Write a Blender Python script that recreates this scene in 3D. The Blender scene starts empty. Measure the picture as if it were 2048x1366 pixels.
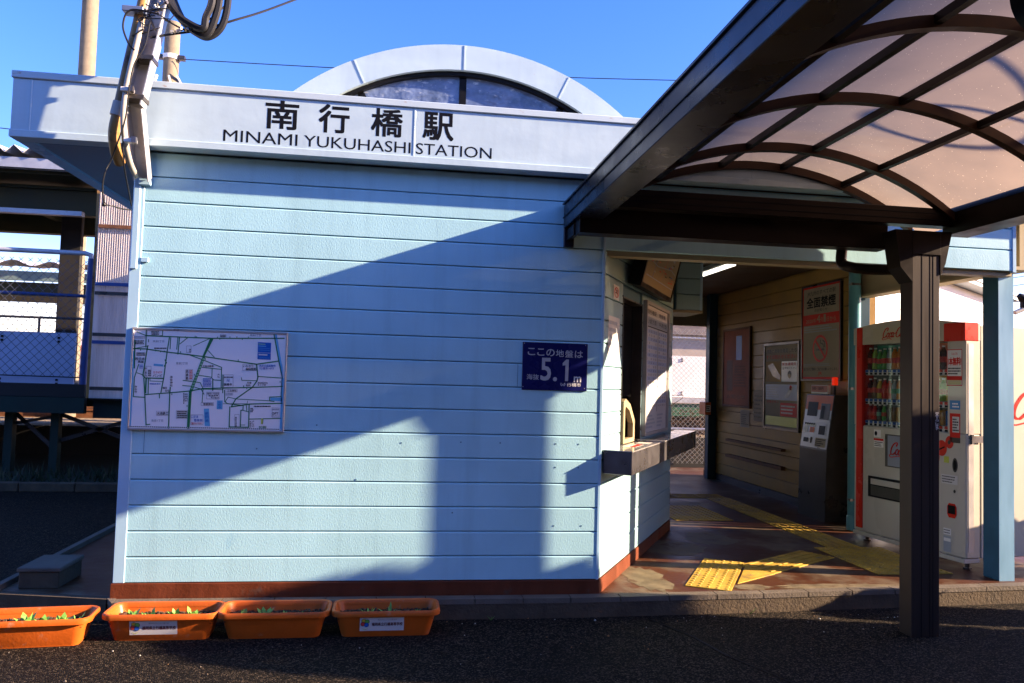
import bpy, math, random
from mathutils import Vector, Matrix
random.seed(7)
R = math.radians
S = bpy.context.scene
COL = S.collection
# ------------------------------------------------------------------ camera
CP = Vector((1.6208, -4.8760, 1.2610)); FPX = 1540.0
YAW, PIT, ROL = 0.13790, 0.04989, 0.02837
_f = Vector((math.sin(YAW)*math.cos(PIT), math.cos(YAW)*math.cos(PIT), math.sin(PIT)))
_r0 = Vector((math.cos(YAW), -math.sin(YAW), 0)); _u0 = _r0.cross(_f)
_r = _r0*math.cos(ROL) + _u0*math.sin(ROL); _u = _u0*math.cos(ROL) - _r0*math.sin(ROL)
cd = bpy.data.cameras.new("camera"); cam = bpy.data.objects.new("camera", cd); COL.objects.link(cam)
cd.sensor_fit = 'HORIZONTAL'; cd.sensor_width = 36; cd.lens = 36*FPX/2048
cd.clip_start = .02; cd.clip_end = 2000
cam.matrix_world = Matrix((( _r.x, _u.x, -_f.x, CP.x), (_r.y, _u.y, -_f.y, CP.y), (_r.z, _u.z, -_f.z, CP.z), (0, 0, 0, 1)))
S.camera = cam
# ------------------------------------------------------------------ light
SUN = Vector((1, -.197, .36)).normalized()           # towards the sun
W = bpy.data.worlds.new("World"); S.world = W; W.use_nodes = True
nt = W.node_tree; bg = nt.nodes["Background"]
sky = nt.nodes.new("ShaderNodeTexSky"); sky.sky_type = 'NISHITA'; sky.sun_disc = False
sky.sun_elevation = math.asin(SUN.z); sky.sun_rotation = math.atan2(SUN.x, SUN.y)
sky.air_density = 1.0; sky.dust_density = .6; sky.ozone_density = 2.2
hs = nt.nodes.new("ShaderNodeHueSaturation"); hs.inputs["Saturation"].default_value = 1.3; nt.links.new(sky.outputs[0], hs.inputs["Color"]); tn = nt.nodes.new("ShaderNodeMix"); tn.data_type = 'RGBA'; tn.blend_type = 'MULTIPLY'; tn.inputs[0].default_value = 1; 
tcw = nt.nodes.new("ShaderNodeTexCoord"); sx = nt.nodes.new("ShaderNodeSeparateXYZ"); nt.links.new(tcw.outputs["Generated"], sx.inputs[0])
rmp = nt.nodes.new("ShaderNodeValToRGB"); rmp.color_ramp.elements[0].color = (1.05, .76, .86, 1); rmp.color_ramp.elements[0].position = .02
rmp.color_ramp.elements[1].color = (.59, .54, .85, 1); rmp.color_ramp.elements[1].position = .17; nt.links.new(sx.outputs["Z"], rmp.inputs[0]); nt.links.new(rmp.outputs[0], tn.inputs[7])
nt.links.new(hs.outputs[0], tn.inputs[6]); nt.links.new(tn.outputs[2], bg.inputs[0]); bg.inputs[1].default_value = .120
ld = bpy.data.lights.new("sun", 'SUN'); lo = bpy.data.objects.new("sun", ld); COL.objects.link(lo)
ld.energy = 5.0; ld.angle = R(.55); ld.color = (1, .75, .52)
lo.rotation_euler = SUN.to_track_quat('Z', 'Y').to_euler()
S.view_settings.view_transform = 'Standard'; S.view_settings.look = 'None'
S.view_settings.exposure = 2.12; S.view_settings.gamma = 1

# ------------------------------------------------------------------ materials
MC = {}
def M(name, col, rough=.6, metal=0., var=.12, vs=3., vst=(1, 1, 1), bump=0., bs=150., bst=(1, 1, 1), stain=None, sc=2., st=.62, sst=(1, 1, 1), spec=.3, emit=None, es=0., fine=0., coat=0., streak=0):
    if name in MC: return MC[name]
    m = bpy.data.materials.new(name); m.use_nodes = True; n = m.node_tree.nodes; l = m.node_tree.links
    b = n["Principled BSDF"]; b.inputs["Roughness"].default_value = rough; b.inputs["Metallic"].default_value = metal
    b.inputs["Specular IOR Level"].default_value = spec; b.inputs["Coat Weight"].default_value = coat
    c = (*col, 1)
    tc = n.new("ShaderNodeTexCoord")
    def noise(scale, stt, det=4, rg=.6):
        mp = n.new("ShaderNodeMapping"); mp.inputs["Scale"].default_value = stt
        l.new(tc.outputs["Object"], mp.inputs[0])
        t = n.new("ShaderNodeTexNoise"); t.inputs["Scale"].default_value = scale; t.inputs["Detail"].default_value = det; t.inputs["Roughness"].default_value = rg
        l.new(mp.outputs[0], t.inputs["Vector"]); return t
    if var > 0:
        t = noise(vs, vst); cr = n.new("ShaderNodeMapRange"); cr.inputs[1].default_value = .3; cr.inputs[2].default_value = .7
        cr.inputs[3].default_value = 1-var; cr.inputs[4].default_value = 1+var*.6
        l.new(t.outputs[0], cr.inputs[0])
        mx = n.new("ShaderNodeMix"); mx.data_type = 'RGBA'; mx.blend_type = 'MULTIPLY'; mx.inputs[0].default_value = 1
        mx.inputs[6].default_value = c; l.new(cr.outputs[0], mx.inputs[7]); out = mx.outputs[2]
        if fine > 0:
            t2 = noise(vs*40, (1, 1, 1), 2); c2 = n.new("ShaderNodeMapRange"); c2.inputs[1].default_value = .35; c2.inputs[2].default_value = .65
            c2.inputs[3].default_value = 1-fine; c2.inputs[4].default_value = 1+fine
            l.new(t2.outputs[0], c2.inputs[0]); m3 = n.new("ShaderNodeMix"); m3.data_type = 'RGBA'; m3.blend_type = 'MULTIPLY'; m3.inputs[0].default_value = 1
            l.new(out, m3.inputs[6]); l.new(c2.outputs[0], m3.inputs[7]); out = m3.outputs[2]
        if stain:
            t3 = noise(sc, sst, 6, .65); c3 = n.new("ShaderNodeMapRange"); c3.inputs[1].default_value = st; c3.inputs[2].default_value = st+.1
            l.new(t3.outputs[0], c3.inputs[0]); m4 = n.new("ShaderNodeMix"); m4.data_type = 'RGBA'
            l.new(c3.outputs[0], m4.inputs[0]); l.new(out, m4.inputs[6]); m4.inputs[7].default_value = (*stain, 1); out = m4.outputs[2]
        if streak:
            t5 = noise(1, (9, 9, .7), 4, .6); c5 = n.new("ShaderNodeMapRange"); c5.inputs[1].default_value = .50; c5.inputs[2].default_value = .78; c5.inputs[3].default_value = 1; c5.inputs[4].default_value = 1-streak
            l.new(t5.outputs[0], c5.inputs[0]); m5 = n.new("ShaderNodeMix"); m5.data_type = 'RGBA'; m5.blend_type = 'MULTIPLY'; m5.inputs[0].default_value = 1
            l.new(out, m5.inputs[6]); l.new(c5.outputs[0], m5.inputs[7]); out = m5.outputs[2]
        l.new(out, b.inputs["Base Color"])
        rr = n.new("ShaderNodeMapRange"); rr.inputs[1].default_value = .3; rr.inputs[2].default_value = .7
        rr.inputs[3].default_value = max(.03, rough-.1); rr.inputs[4].default_value = min(1, rough+.1)
        l.new(t.outputs[0], rr.inputs[0]); l.new(rr.outputs[0], b.inputs["Roughness"])
    else: b.inputs["Base Color"].default_value = c
    if bump > 0:
        t = noise(bs, bst, 3); bp = n.new("ShaderNodeBump"); bp.inputs["Strength"].default_value = 1; bp.inputs["Distance"].default_value = bump
        l.new(t.outputs[0], bp.inputs["Height"]); l.new(bp.outputs[0], b.inputs["Normal"])
    if emit: b.inputs["Emission Color"].default_value = (*emit, 1); b.inputs["Emission Strength"].default_value = es
    MC[name] = m; return m

def asphalt():
    m = M("asphalt", (.0165, .0122, .0080), .9, var=.35, vs=1.3, fine=.3, bump=.0, spec=.12)
    n = m.node_tree.nodes; l = m.node_tree.links; b = n["Principled BSDF"]
    tc = n.new("ShaderNodeTexCoord"); v = n.new("ShaderNodeTexVoronoi"); v.inputs["Scale"].default_value = 140
    l.new(tc.outputs["Object"], v.inputs["Vector"])
    src = b.inputs["Base Color"].links[0].from_socket
    sep = n.new("ShaderNodeSeparateColor"); l.new(v.outputs["Color"], sep.inputs[0])
    mr = n.new("ShaderNodeMapRange"); mr.inputs[1].default_value = .35; mr.inputs[2].default_value = 1; mr.inputs[3].default_value = .35; mr.inputs[4].default_value = 6.0
    pw = n.new("ShaderNodeMath"); pw.operation = 'POWER'; l.new(sep.outputs[0], pw.inputs[0]); pw.inputs[1].default_value = 2.2
    l.new(pw.outputs[0], mr.inputs[0]); mx = n.new("ShaderNodeMix"); mx.data_type = 'RGBA'; mx.blend_type = 'MULTIPLY'; mx.inputs[0].default_value = 1
    l.new(src, mx.inputs[6]); l.new(mr.outputs[0], mx.inputs[7]); l.new(mx.outputs[2], b.inputs["Base Color"])
    bp = n.new("ShaderNodeBump"); bp.inputs["Distance"].default_value = .008; bp.invert = True
    l.new(v.outputs["Distance"], bp.inputs["Height"]); bp.inputs["Strength"].default_value = .9; l.new(bp.outputs[0], b.inputs["Normal"])
    return m
ASPH = asphalt()
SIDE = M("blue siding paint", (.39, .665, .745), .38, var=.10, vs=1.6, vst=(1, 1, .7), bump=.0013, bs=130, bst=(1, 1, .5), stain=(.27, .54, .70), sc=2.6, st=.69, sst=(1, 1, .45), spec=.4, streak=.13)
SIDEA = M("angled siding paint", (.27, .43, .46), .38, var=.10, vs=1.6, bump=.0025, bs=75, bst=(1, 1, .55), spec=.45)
TRIM = M("pale blue metal trim", (.36, .56, .70), .35, var=.06)
GROOVE = M("groove dark blue", (.10, .20, .27), .8, var=.1)
PLIN = M("brown plinth paint", (.13, .030, .010), .5, var=.35, vs=6, vst=(1, 1, .3), bump=.002, bs=60, stain=(.10, .05, .035), sc=7, st=.62)
FASC = M("fascia metal", (.50, .64, .69), .36, metal=.1, var=.07, vs=2.2, vst=(1, 1, 3), bump=.0012, bs=9, stain=(.40, .24, .13), sc=9, st=.70, spec=.5, streak=.10)
FASCTOP = M("rusty coping metal", (.52, .63, .68), .36, metal=.1, var=.08, vs=3, stain=(.36, .16, .05), sc=8, st=.62, sst=(1, 1, 2))
SOFF = M("soffit grey board", (.30, .33, .38), .6, var=.1)
BLACK = M("black lettering film", (.008, .008, .009), .4, var=0, spec=.12)
BRZ = M("dark bronze metal", (.013, .0075, .005), .38, metal=.5, var=.25, vs=5, stain=(.07, .045, .025), sc=22, st=.78, spec=.2)
BRZP = M("bronze post metal", (.040, .028, .022), .5, metal=.2, var=.15, vs=4, vst=(3, 3, .3), spec=.2)
GUT = M("navy bronze gutter metal", (.018, .020, .035), .3, metal=.5, var=.15, vs=4)
CREAM = M("cream siding paint", (.37, .21, .05), .5, var=.22, vs=2.5, bump=.002, bs=70, stain=(.12, .07, .03), sc=5, st=.68)
CREAMP = M("cream board", (.36, .29, .17), .55, var=.1)
CEIL = M("ceiling board", (.10, .06, .03), .7, var=.15)
FLOOR = M("floor paint brown", (.075, .024, .008), .5, var=.3, vs=2.5, bump=.003, bs=12, stain=(.15, .115, .075), sc=1.1, st=.52)
CONC = M("pale concrete", (.13, .105, .08), .75, var=.3, vs=5, bump=.004, bs=60, stain=(.12, .09, .06), sc=9, st=.62)
CONCD = M("weathered concrete", (.09, .065, .04), .85, var=.4, vs=6, bump=.006, bs=50, stain=(.08, .055, .035), sc=8, st=.55)
YEL = M("yellow tactile tile", (.52, .33, .045), .6, var=.35, vs=5, stain=(.26, .17, .06), sc=9, st=.56, bump=.001, bs=150)
TEAL = M("teal column paint", (.075, .24, .28), .35, var=.12, vs=4)
NAVY = M("navy column paint", (.02, .06, .085), .5, var=.15)
PBLU = M("lit faded pillar blue", (.22, .42, .58), .42, var=.15, vs=4, vst=(2, 2, .4), stain=(.12, .30, .48), sc=4, st=.64)
WHT = M("white paint", (.80, .78, .74), .35, var=.05)
WHTM = M("machine white paint", (.54, .50, .41), .28, var=.05, vs=2, coat=.4)
RED = M("red plastic", (.62, .03, .015), .3, var=.05)
REDP = M("red print", (.62, .03, .02), .5, var=0, spec=.12)
STEEL = M("brushed steel", (.17, .16, .17), .3, metal=.8, var=.06, vs=6)
STEELD = M("dark steel", (.09, .08, .075), .35, metal=.6, var=.2, vs=5)
GALV = M("galvanised steel", (.46, .48, .52), .45, metal=.35, var=.18, vs=6, stain=(.32, .31, .29), sc=6, st=.6)
YCON = M("yellowed conduit", (.34, .19, .06), .4, var=.35, vs=5, vst=(1, 1, .6), stain=(.09, .035, .014), sc=3.5, st=.54)
GCON = M("grey conduit", (.42, .39, .34), .45, var=.12)
CABLE = M("black cable rubber", (.012, .012, .013), .45, var=0)
CPOLE = M("concrete pole", (.20, .17, .125), .8, var=.22, vs=7, bump=.004, bs=60)
TERR = M("orange planter plastic", (.52, .105, .012), .42, var=.14, vs=7, stain=(.46, .19, .10), sc=9, st=.6, bump=.001, bs=60)
SOIL = M("potting soil", (.06, .035, .022), .95, var=.6, vs=45, bump=.01, bs=70)
LEAF = M("succulent leaf green", (.16, .34, .06), .5, var=.3, vs=30)
POSTW = M("shade dimmed poster paper", (.38, .31, .22), .7, var=.08, spec=.08)  # darker copy of the white paper, interior shade put into its colour
PAPER = M("white paper", (.62, .60, .57), .5, var=.03)
BOARDW = M("map board face", (.88, .85, .84), .3, var=.03, vs=2)
ALU = M("aluminium frame", (.50, .48, .47), .35, metal=.5, var=.1)
MGREEN = M("map green print", (.03, .20, .07), .4, var=0)
MLGRN = M("map light green print", (.30, .55, .32), .4, var=0)
MBLUE = M("map pale blue print", (.15, .45, .68), .4, var=0)
MDBLU = M("map blue print", (.02, .13, .48), .4, var=0, spec=.12)
MGREY = M("map grey print", (.35, .38, .42), .4, var=0)
MYEL = M("map yellow print", (.55, .60, .10), .4, var=0)
SBLUE = M("enamel navy sign", (.004, .006, .085), .3, var=.1, spec=.25)
SGREY = M("sign silver lettering", (.46, .46, .46), .45, var=.05)
RUST = M("rusty steel", (.17, .07, .03), .7, var=.4, vs=12)
OLIV = M("olive girder paint", (.032, .034, .014), .6, var=.3, vs=2)
DGRN = M("dark green girder paint", (.008, .026, .02), .6, var=.3, vs=2)
DKGREY = M("dark column concrete", (.025, .023, .021), .8, var=.3, vs=3)
FBLUE = M("blue fence pipe paint", (.04, .08, .24), .4, var=.15)
PVCB = M("pale board paint", (.45, .50, .66), .5, var=.1, vs=1.5)
PVCW = M("white deck board", (.82, .80, .78), .5, var=.1, vs=2)
WIRE = M("fence wire", (.10, .11, .14), .5, metal=.4, var=0)
WIREL = M("light fence wire", (.35, .34, .32), .5, metal=.4, var=0)
ROOFS = M("corrugated roof sheet", (.55, .56, .60), .4, var=.2)
TILE = M("red roof tile", (.24, .045, .02), .7, var=.3, vs=10)
BALL = M("track ballast", (.26, .20, .13), .95, var=.6, vs=14, bump=.03, bs=18)
HOUSEW = M("white house siding", (.86, .86, .86), .5, var=.03)
HROOF = M("grey roof trim", (.32, .33, .34), .5, var=.1)
FOL = M("shrub leaf", (.020, .035, .012), .6, var=.4, vs=10)
BARK = M("bark", (.09, .06, .04), .9, var=.3)
ORNG = M("orange panel", (.66, .15, .04), .4, var=.05)
GLASSK = M("dark window glass", (.012, .012, .012), .08, var=0)
ORR = M("counter top laminate", (.34, .33, .32), .16, var=.15, vs=5, coat=.5)

def polycarb():
    m = bpy.data.materials.new("smoky polycarbonate"); m.use_nodes = True; n = m.node_tree.nodes; l = m.node_tree.links
    n.remove(n["Principled BSDF"]); out = n["Material Output"]
    tc = n.new("ShaderNodeTexCoord"); t = n.new("ShaderNodeTexNoise"); t.inputs["Scale"].default_value = 1.6; t.inputs["Detail"].default_value = 5
    l.new(tc.outputs["Object"], t.inputs["Vector"])
    ra = n.new("ShaderNodeValToRGB"); ra.color_ramp.elements[0].color = (.115, .095, .085, 1); ra.color_ramp.elements[1].color = (.165, .13, .108, 1)
    ra.color_ramp.elements[0].position = .35; ra.color_ramp.elements[1].position = .65
    l.new(t.outputs[0], ra.inputs[0])
    v = n.new("ShaderNodeTexVoronoi"); v.inputs["Scale"].default_value = 42; l.new(tc.outputs["Object"], v.inputs["Vector"])
    lt = n.new("ShaderNodeMath"); lt.operation = 'LESS_THAN'; lt.inputs[1].default_value = .085; l.new(v.outputs["Distance"], lt.inputs[0])
    mx = n.new("ShaderNodeMix"); mx.data_type = 'RGBA'; l.new(lt.outputs[0], mx.inputs[0]); l.new(ra.outputs[0], mx.inputs[6]); mx.inputs[7].default_value = (.40, .33, .25, 1)
    tr = n.new("ShaderNodeBsdfTranslucent"); l.new(mx.outputs[2], tr.inputs[0])
    gl = n.new("ShaderNodeBsdfGlossy"); gl.inputs["Roughness"].default_value = .22; gl.inputs[0].default_value = (.7, .7, .7, 1)
    tp = n.new("ShaderNodeBsdfTransparent"); tp.inputs[0].default_value = (.30, .22, .17, 1)
    s1 = n.new("ShaderNodeMixShader"); s1.inputs[0].default_value = .10; l.new(tr.outputs[0], s1.inputs[1]); l.new(tp.outputs[0], s1.inputs[2])
    s2 = n.new("ShaderNodeMixShader"); s2.inputs[0].default_value = .06; l.new(s1.outputs[0], s2.inputs[1]); l.new(gl.outputs[0], s2.inputs[2])
    l.new(s2.outputs[0], out.inputs[0]); return m
POLY = polycarb()
def corr():
    m = M("ribbed translucent sheet", (.82, .76, .75), .35, var=.18, vs=2, vst=(6, 6, .5), stain=(.06, .05, .045), sc=2.2, st=.66, sst=(5, 5, .5))
    n = m.node_tree.nodes; l = m.node_tree.links; b = n["Principled BSDF"]; o = n["Material Output"]
    t = n.new("ShaderNodeBsdfTranslucent"); l.new(b.inputs["Base Color"].links[0].from_socket, t.inputs[0]); x = n.new("ShaderNodeMixShader"); x.inputs[0].default_value = .6
    l.new(b.outputs[0], x.inputs[1]); l.new(t.outputs[0], x.inputs[2]); l.new(x.outputs[0], o.inputs[0]); return m
CORR = corr()
def glassmat(name, tint, f, rough=.03):
    m = bpy.data.materials.new(name); m.use_nodes = True; n = m.node_tree.nodes; l = m.node_tree.links
    n.remove(n["Principled BSDF"]); tp = n.new("ShaderNodeBsdfTransparent"); tp.inputs[0].default_value = (*tint, 1)
    g = n.new("ShaderNodeBsdfGlossy"); g.inputs["Roughness"].default_value = rough
    s = n.new("ShaderNodeMixShader"); s.inputs[0].default_value = f; l.new(tp.outputs[0], s.inputs[1]); l.new(g.outputs[0], s.inputs[2])
    l.new(s.outputs[0], n["Material Output"].inputs[0]); return m
CLEAR = glassmat("clear pane", (.93, .95, .94), .05)
FILMG = M("film covered glass", (.14, .19, .32), .18, var=.5, vs=6, vst=(1, 1, 2), bump=.02, bs=5, stain=(.40, .45, .54), sc=13, st=.58, sst=(1, 1, 2), spec=.8)

# ------------------------------------------------------------------ mesh helpers
def at(x, y, Y):
    d = _f + _r*((x-1024)/FPX) - _u*((y-683)/FPX)
    return CP + d*((Y-CP.y)/d.y)
def tag(o, label, cat, group=None):
    o["label"] = label; o["category"] = cat
    if group: o["group"] = group
    return o
def kind(o, k="structure"):
    o["kind"] = k; return o
def empty(name, loc, label=None, cat=None, group=None):
    o = bpy.data.objects.new(name, None); o.empty_display_size = .1; COL.objects.link(o); o.location = loc
    if label: tag(o, label, cat, group)
    return o
I4 = Matrix.Identity(4)
class MB:
    def __init__(s): s.v = []; s.f = []; s.m = []; s.ms = []
    def mi(s, m):
        if m not in s.ms: s.ms.append(m)
        return s.ms.index(m)
    def add(s, vs, fs, m, mat=None):
        b = len(s.v); k = s.mi(m)
        s.v += [tuple(mat @ Vector(v)) if mat else tuple(v) for v in vs]
        for f in fs: s.f.append([b+i for i in f]); s.m.append(k)
    def box(s, x0, x1, y0, y1, z0, z1, m, mat=None, bev=0):
        if bev <= 0:
            vs = [(x, y, z) for z in (z0, z1) for y in (y0, y1) for x in (x0, x1)]
            s.add(vs, [(0, 2, 3, 1), (4, 5, 7, 6), (0, 1, 5, 4), (2, 6, 7, 3), (0, 4, 6, 2), (1, 3, 7, 5)], m, mat); return
        b = min(bev, (x1-x0)/2.01, (y1-y0)/2.01, (z1-z0)/2.01)
        X = (x0, x1); Y = (y0, y1); Z = (z0, z1); vs = []; idx = {}
        for i in (0, 1):
            for j in (0, 1):
                for k in (0, 1):
                    sx, sy, sz = (1, -1)[i], (1, -1)[j], (1, -1)[k]
                    for a in range(3):
                        p = [X[i]+sx*b, Y[j]+sy*b, Z[k]+sz*b]; p[a] = (X[i], Y[j], Z[k])[a]
                        idx[i, j, k, a] = len(vs); vs.append(p)
        fs = []
        for a in range(3):
            o = [q for q in range(3) if q != a]
            for e in (0, 1):
                q = []
                for c, d in ((0, 0), (1, 0), (1, 1), (0, 1)):
                    t = [0, 0, 0]; t[a] = e; t[o[0]] = c; t[o[1]] = d; q.append(idx[t[0], t[1], t[2], a])
                fs.append(q)
        for a in range(3):
            o = [q for q in range(3) if q != a]
            for c in (0, 1):
                for d in (0, 1):
                    t0 = [0, 0, 0]; t0[o[0]] = c; t0[o[1]] = d; t1 = t0[:]; t1[a] = 1
                    fs.append([idx[(*t0, o[0])], idx[(*t1, o[0])], idx[(*t1, o[1])], idx[(*t0, o[1])]])
        for i in (0, 1):
            for j in (0, 1):
                for k in (0, 1): fs.append([idx[i, j, k, 0], idx[i, j, k, 1], idx[i, j, k, 2]])
        s.add(vs, fs, m, mat)
    def prism(s, pts, z0, z1, m, mat=None):          # polygon in xy extruded in z
        n = len(pts); vs = [(p[0], p[1], z0) for p in pts]+[(p[0], p[1], z1) for p in pts]
        s.add(vs, [list(range(n))[::-1], list(range(n, 2*n))]+[(i, (i+1) % n, n+(i+1) % n, n+i) for i in range(n)], m, mat)
    def quad(s, a, b, c, d, m): s.add([a, b, c, d], [(0, 1, 2, 3)], m)
    def tube(s, pts, r, m, n=8, caps=True, flat=None):
        pts = [Vector(p) for p in pts]; vs = []; N = len(pts); prev = None
        for i, p in enumerate(pts):
            t = (pts[min(i+1, N-1)]-pts[max(i-1, 0)]).normalized()
            if prev is None:
                a = t.orthogonal().normalized() if abs(t.z) > .9 or flat is None else Vector((0, 0, 1)).cross(t).normalized()
            else: a = (prev - t*prev.dot(t)).normalized()
            prev = a; b = t.cross(a); rr = r[i] if isinstance(r, (list, tuple)) else r
            for k in range(n):
                an = 2*math.pi*k/n; vs.append(p + a*(rr*math.cos(an)) + b*(rr*math.sin(an)))
        fs = [(i*n+k, i*n+(k+1) % n, (i+1)*n+(k+1) % n, (i+1)*n+k) for i in range(N-1) for k in range(n)]
        if caps: fs += [list(range(n))[::-1], [(N-1)*n+k for k in range(n)]]
        s.add(vs, fs, m)
    def bar(s, a, b, w, h, m, up=(0, 0, 1)):         # rectangular bar, w sideways, h along up
        a = Vector(a); b = Vector(b); t = (b-a).normalized(); sd = t.cross(Vector(up)).normalized(); u = sd.cross(t)
        vs = [p + sd*(w/2*i) + u*(h/2*j) for p in (a, b) for i, j in ((-1, -1), (1, -1), (1, 1), (-1, 1))]
        s.add(vs, [(0, 1, 2, 3), (7, 6, 5, 4), (0, 4, 5, 1), (1, 5, 6, 2), (2, 6, 7, 3), (3, 7, 4, 0)], m)
    def build(s, name, parent=None, smooth=False, loc=None):
        me = bpy.data.meshes.new(name); off = Vector(loc) if loc is not None else Vector((0, 0, 0))
        me.from_pydata([tuple(Vector(v)-off) for v in s.v], [], s.f)
        for m in s.ms: me.materials.append(m)
        me.polygons.foreach_set("material_index", s.m)
        if smooth: me.polygons.foreach_set("use_smooth", [True]*len(s.f))
        me.update(); 
        import bmesh
        bm = bmesh.new(); bm.from_mesh(me); bmesh.ops.recalc_face_normals(bm, faces=bm.faces); bm.to_mesh(me); bm.free()
        if smooth and hasattr(me, "set_sharp_from_angle"): me.set_sharp_from_angle(angle=R(38))
        o = bpy.data.objects.new(name, me); COL.objects.link(o)
        if parent:
            o.parent = parent
            bpy.context.view_layer.update() if False else None
            o.matrix_parent_inverse = Matrix.Translation(-Vector(parent.location)) if not parent.get("_abs") else Matrix.Identity(4)
            if parent.type == 'MESH' and parent.parent: o.matrix_parent_inverse = Matrix.Translation(-Vector(parent.parent.location)) if False else Matrix.Identity(4)
        if loc is not None: o.location = off
        return o
def catmull(P, n=8):
    P = [Vector(p) for p in P]; Q = [P[0]*2-P[1]]+P+[P[-1]*2-P[-2]]; out = []
    for i in range(1, len(Q)-2):
        for k in range(n):
            t = k/n; a, b, c, d = Q[i-1:i+3]
            out.append(.5*((2*b)+(c-a)*t+(2*a-5*b+4*c-d)*t*t+(3*b-a-3*c+d)*t**3))
    return out+[P[-1]]
# text -> triangles, normalised so that cap box is 0..1 high
TC = {}
def glyphs(txt, bold=0.):
    key = (txt, bold)
    if key in TC: return TC[key]
    cu = bpy.data.curves.new("t", 'FONT'); cu.body = txt; cu.size = 1; cu.resolution_u = 3; cu.offset = bold; cu.fill_mode = 'FRONT' if False else cu.fill_mode
    cu.dimensions = '2D'; cu.fill_mode = 'BOTH'
    ob = bpy.data.objects.new("t", cu); COL.objects.link(ob)
    dg = bpy.context.evaluated_depsgraph_get(); dg.update()
    me = bpy.data.meshes.new_from_object(ob.evaluated_get(dg))
    vs = [tuple(v.co) for v in me.vertices]; fs = [list(p.vertices) for p in me.polygons if p.normal.z > 0]
    if not fs: fs = [list(p.vertices) for p in me.polygons]
    bpy.data.objects.remove(ob); bpy.data.curves.remove(cu); bpy.data.meshes.remove(me)
    if not vs: vs = [(0, 0, 0)]; fs = []
    x0 = min(v[0] for v in vs); x1 = max(v[0] for v in vs); y0 = min(v[1] for v in vs); y1 = max(v[1] for v in vs)
    TC[key] = (vs, fs, x0, x1, y0, y1); return TC[key]
class Print:
    """flat printing on a sheet: origin O, unit axes U (right) V (up), raised layer by layer along N"""
    def __init__(s, O, U, V, mb=None, lift=.0008):
        s.O = Vector(O); s.U = Vector(U).normalized(); s.V = Vector(V).normalized(); s.N = s.U.cross(s.V).normalized(); s.mb = mb or MB(); s.l = lift
        s.map = None
    def P(s, u, v, k=1):
        if s.map: u, v = s.map(u, v)
        return s.O + s.U*u + s.V*v + s.N*(s.l*k)
    def poly(s, pts, m, k=1): s.mb.add([s.P(a, b, k) for a, b in pts], [list(range(len(pts)))], m)
    def rect(s, u0, v0, u1, v1, m, k=1): s.poly([(u0, v0), (u1, v0), (u1, v1), (u0, v1)], m, k)
    def line(s, pts, w, m, k=1):
        for (a, b), (c, d) in zip(pts, pts[1:]):
            L = math.hypot(c-a, d-b) or 1; nx, ny = -(d-b)/L*w/2, (c-a)/L*w/2; ex, ey = (c-a)/L*w*.3, (d-b)/L*w*.3
            s.poly([(a+nx-ex, b+ny-ey), (a-nx-ex, b-ny-ey), (c-nx+ex, d-ny+ey), (c+nx+ex, d+ny+ey)], m, k)
    def box(s, u0, v0, u1, v1, w, m, k=1): s.line([(u0, v0), (u1, v0), (u1, v1), (u0, v1), (u0, v0)], w, m, k)
    def disc(s, u, v, r, m, k=1, r2=None, n=28):
        s.poly([(u+r*math.cos(2*math.pi*i/n), v+(r2 or r)*math.sin(2*math.pi*i/n)) for i in range(n)], m, k)
    def ring(s, u, v, r, w, m, k=1, n=32, ry=None):
        ry = ry or r; q = (r-w)/r
        c = [(math.cos(2*math.pi*i/n), math.sin(2*math.pi*i/n)) for i in range(n+1)]
        for (a, b), (e, f) in zip(c, c[1:]):
            s.poly([(u+r*a, v+ry*b), (u+r*e, v+ry*f), (u+r*q*e, v+ry*q*f), (u+r*q*a, v+ry*q*b)], m, k)
    def text(s, txt, u0, v0, u1, v1, m, k=1, bold=0.):
        vs, fs, x0, x1, y0, y1 = glyphs(txt, 0)
        sx = (u1-u0)/max(x1-x0, 1e-6); sy = (v1-v0)/max(y1-y0, 1e-6); b = bold*abs(v1-v0)
        for i, (dx, dy) in enumerate([(0, 0)] if bold <= 0 else [(b, b), (-b, b), (b, -b), (-b, -b)]+([(b, 0), (-b, 0), (0, b), (0, -b)] if bold > .02 else [])):
            s.mb.add([s.P(u0+(v[0]-x0)*sx+dx, v0+(v[1]-y0)*sy+dy, k+i*.06) for v in vs], fs, m)
    def vtext(s, txt, u0, v0, u1, v1, m, k=1, bold=0.):
        n = len(txt); h = (v1-v0)/n
        for i, c in enumerate(txt): s.text(c, u0, v1-h*(i+1)+h*.08, u1, v1-h*i-h*.08, m, k, bold)
    def tlines(s, u0, v0, u1, v1, n, m, k=1, fill=.5, frac=(.6, 1)):
        h = (v1-v0)/n
        for i in range(n):
            y = v1-h*(i+.5); w = (u1-u0)*random.uniform(*frac); x = u0
            while x < u0+w:
                d = h*random.uniform(.5, 1.0); s.rect(x, y-h*fill/2, min(x+d*.8, u1), y+h*fill/2, m, k); x += d
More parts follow.
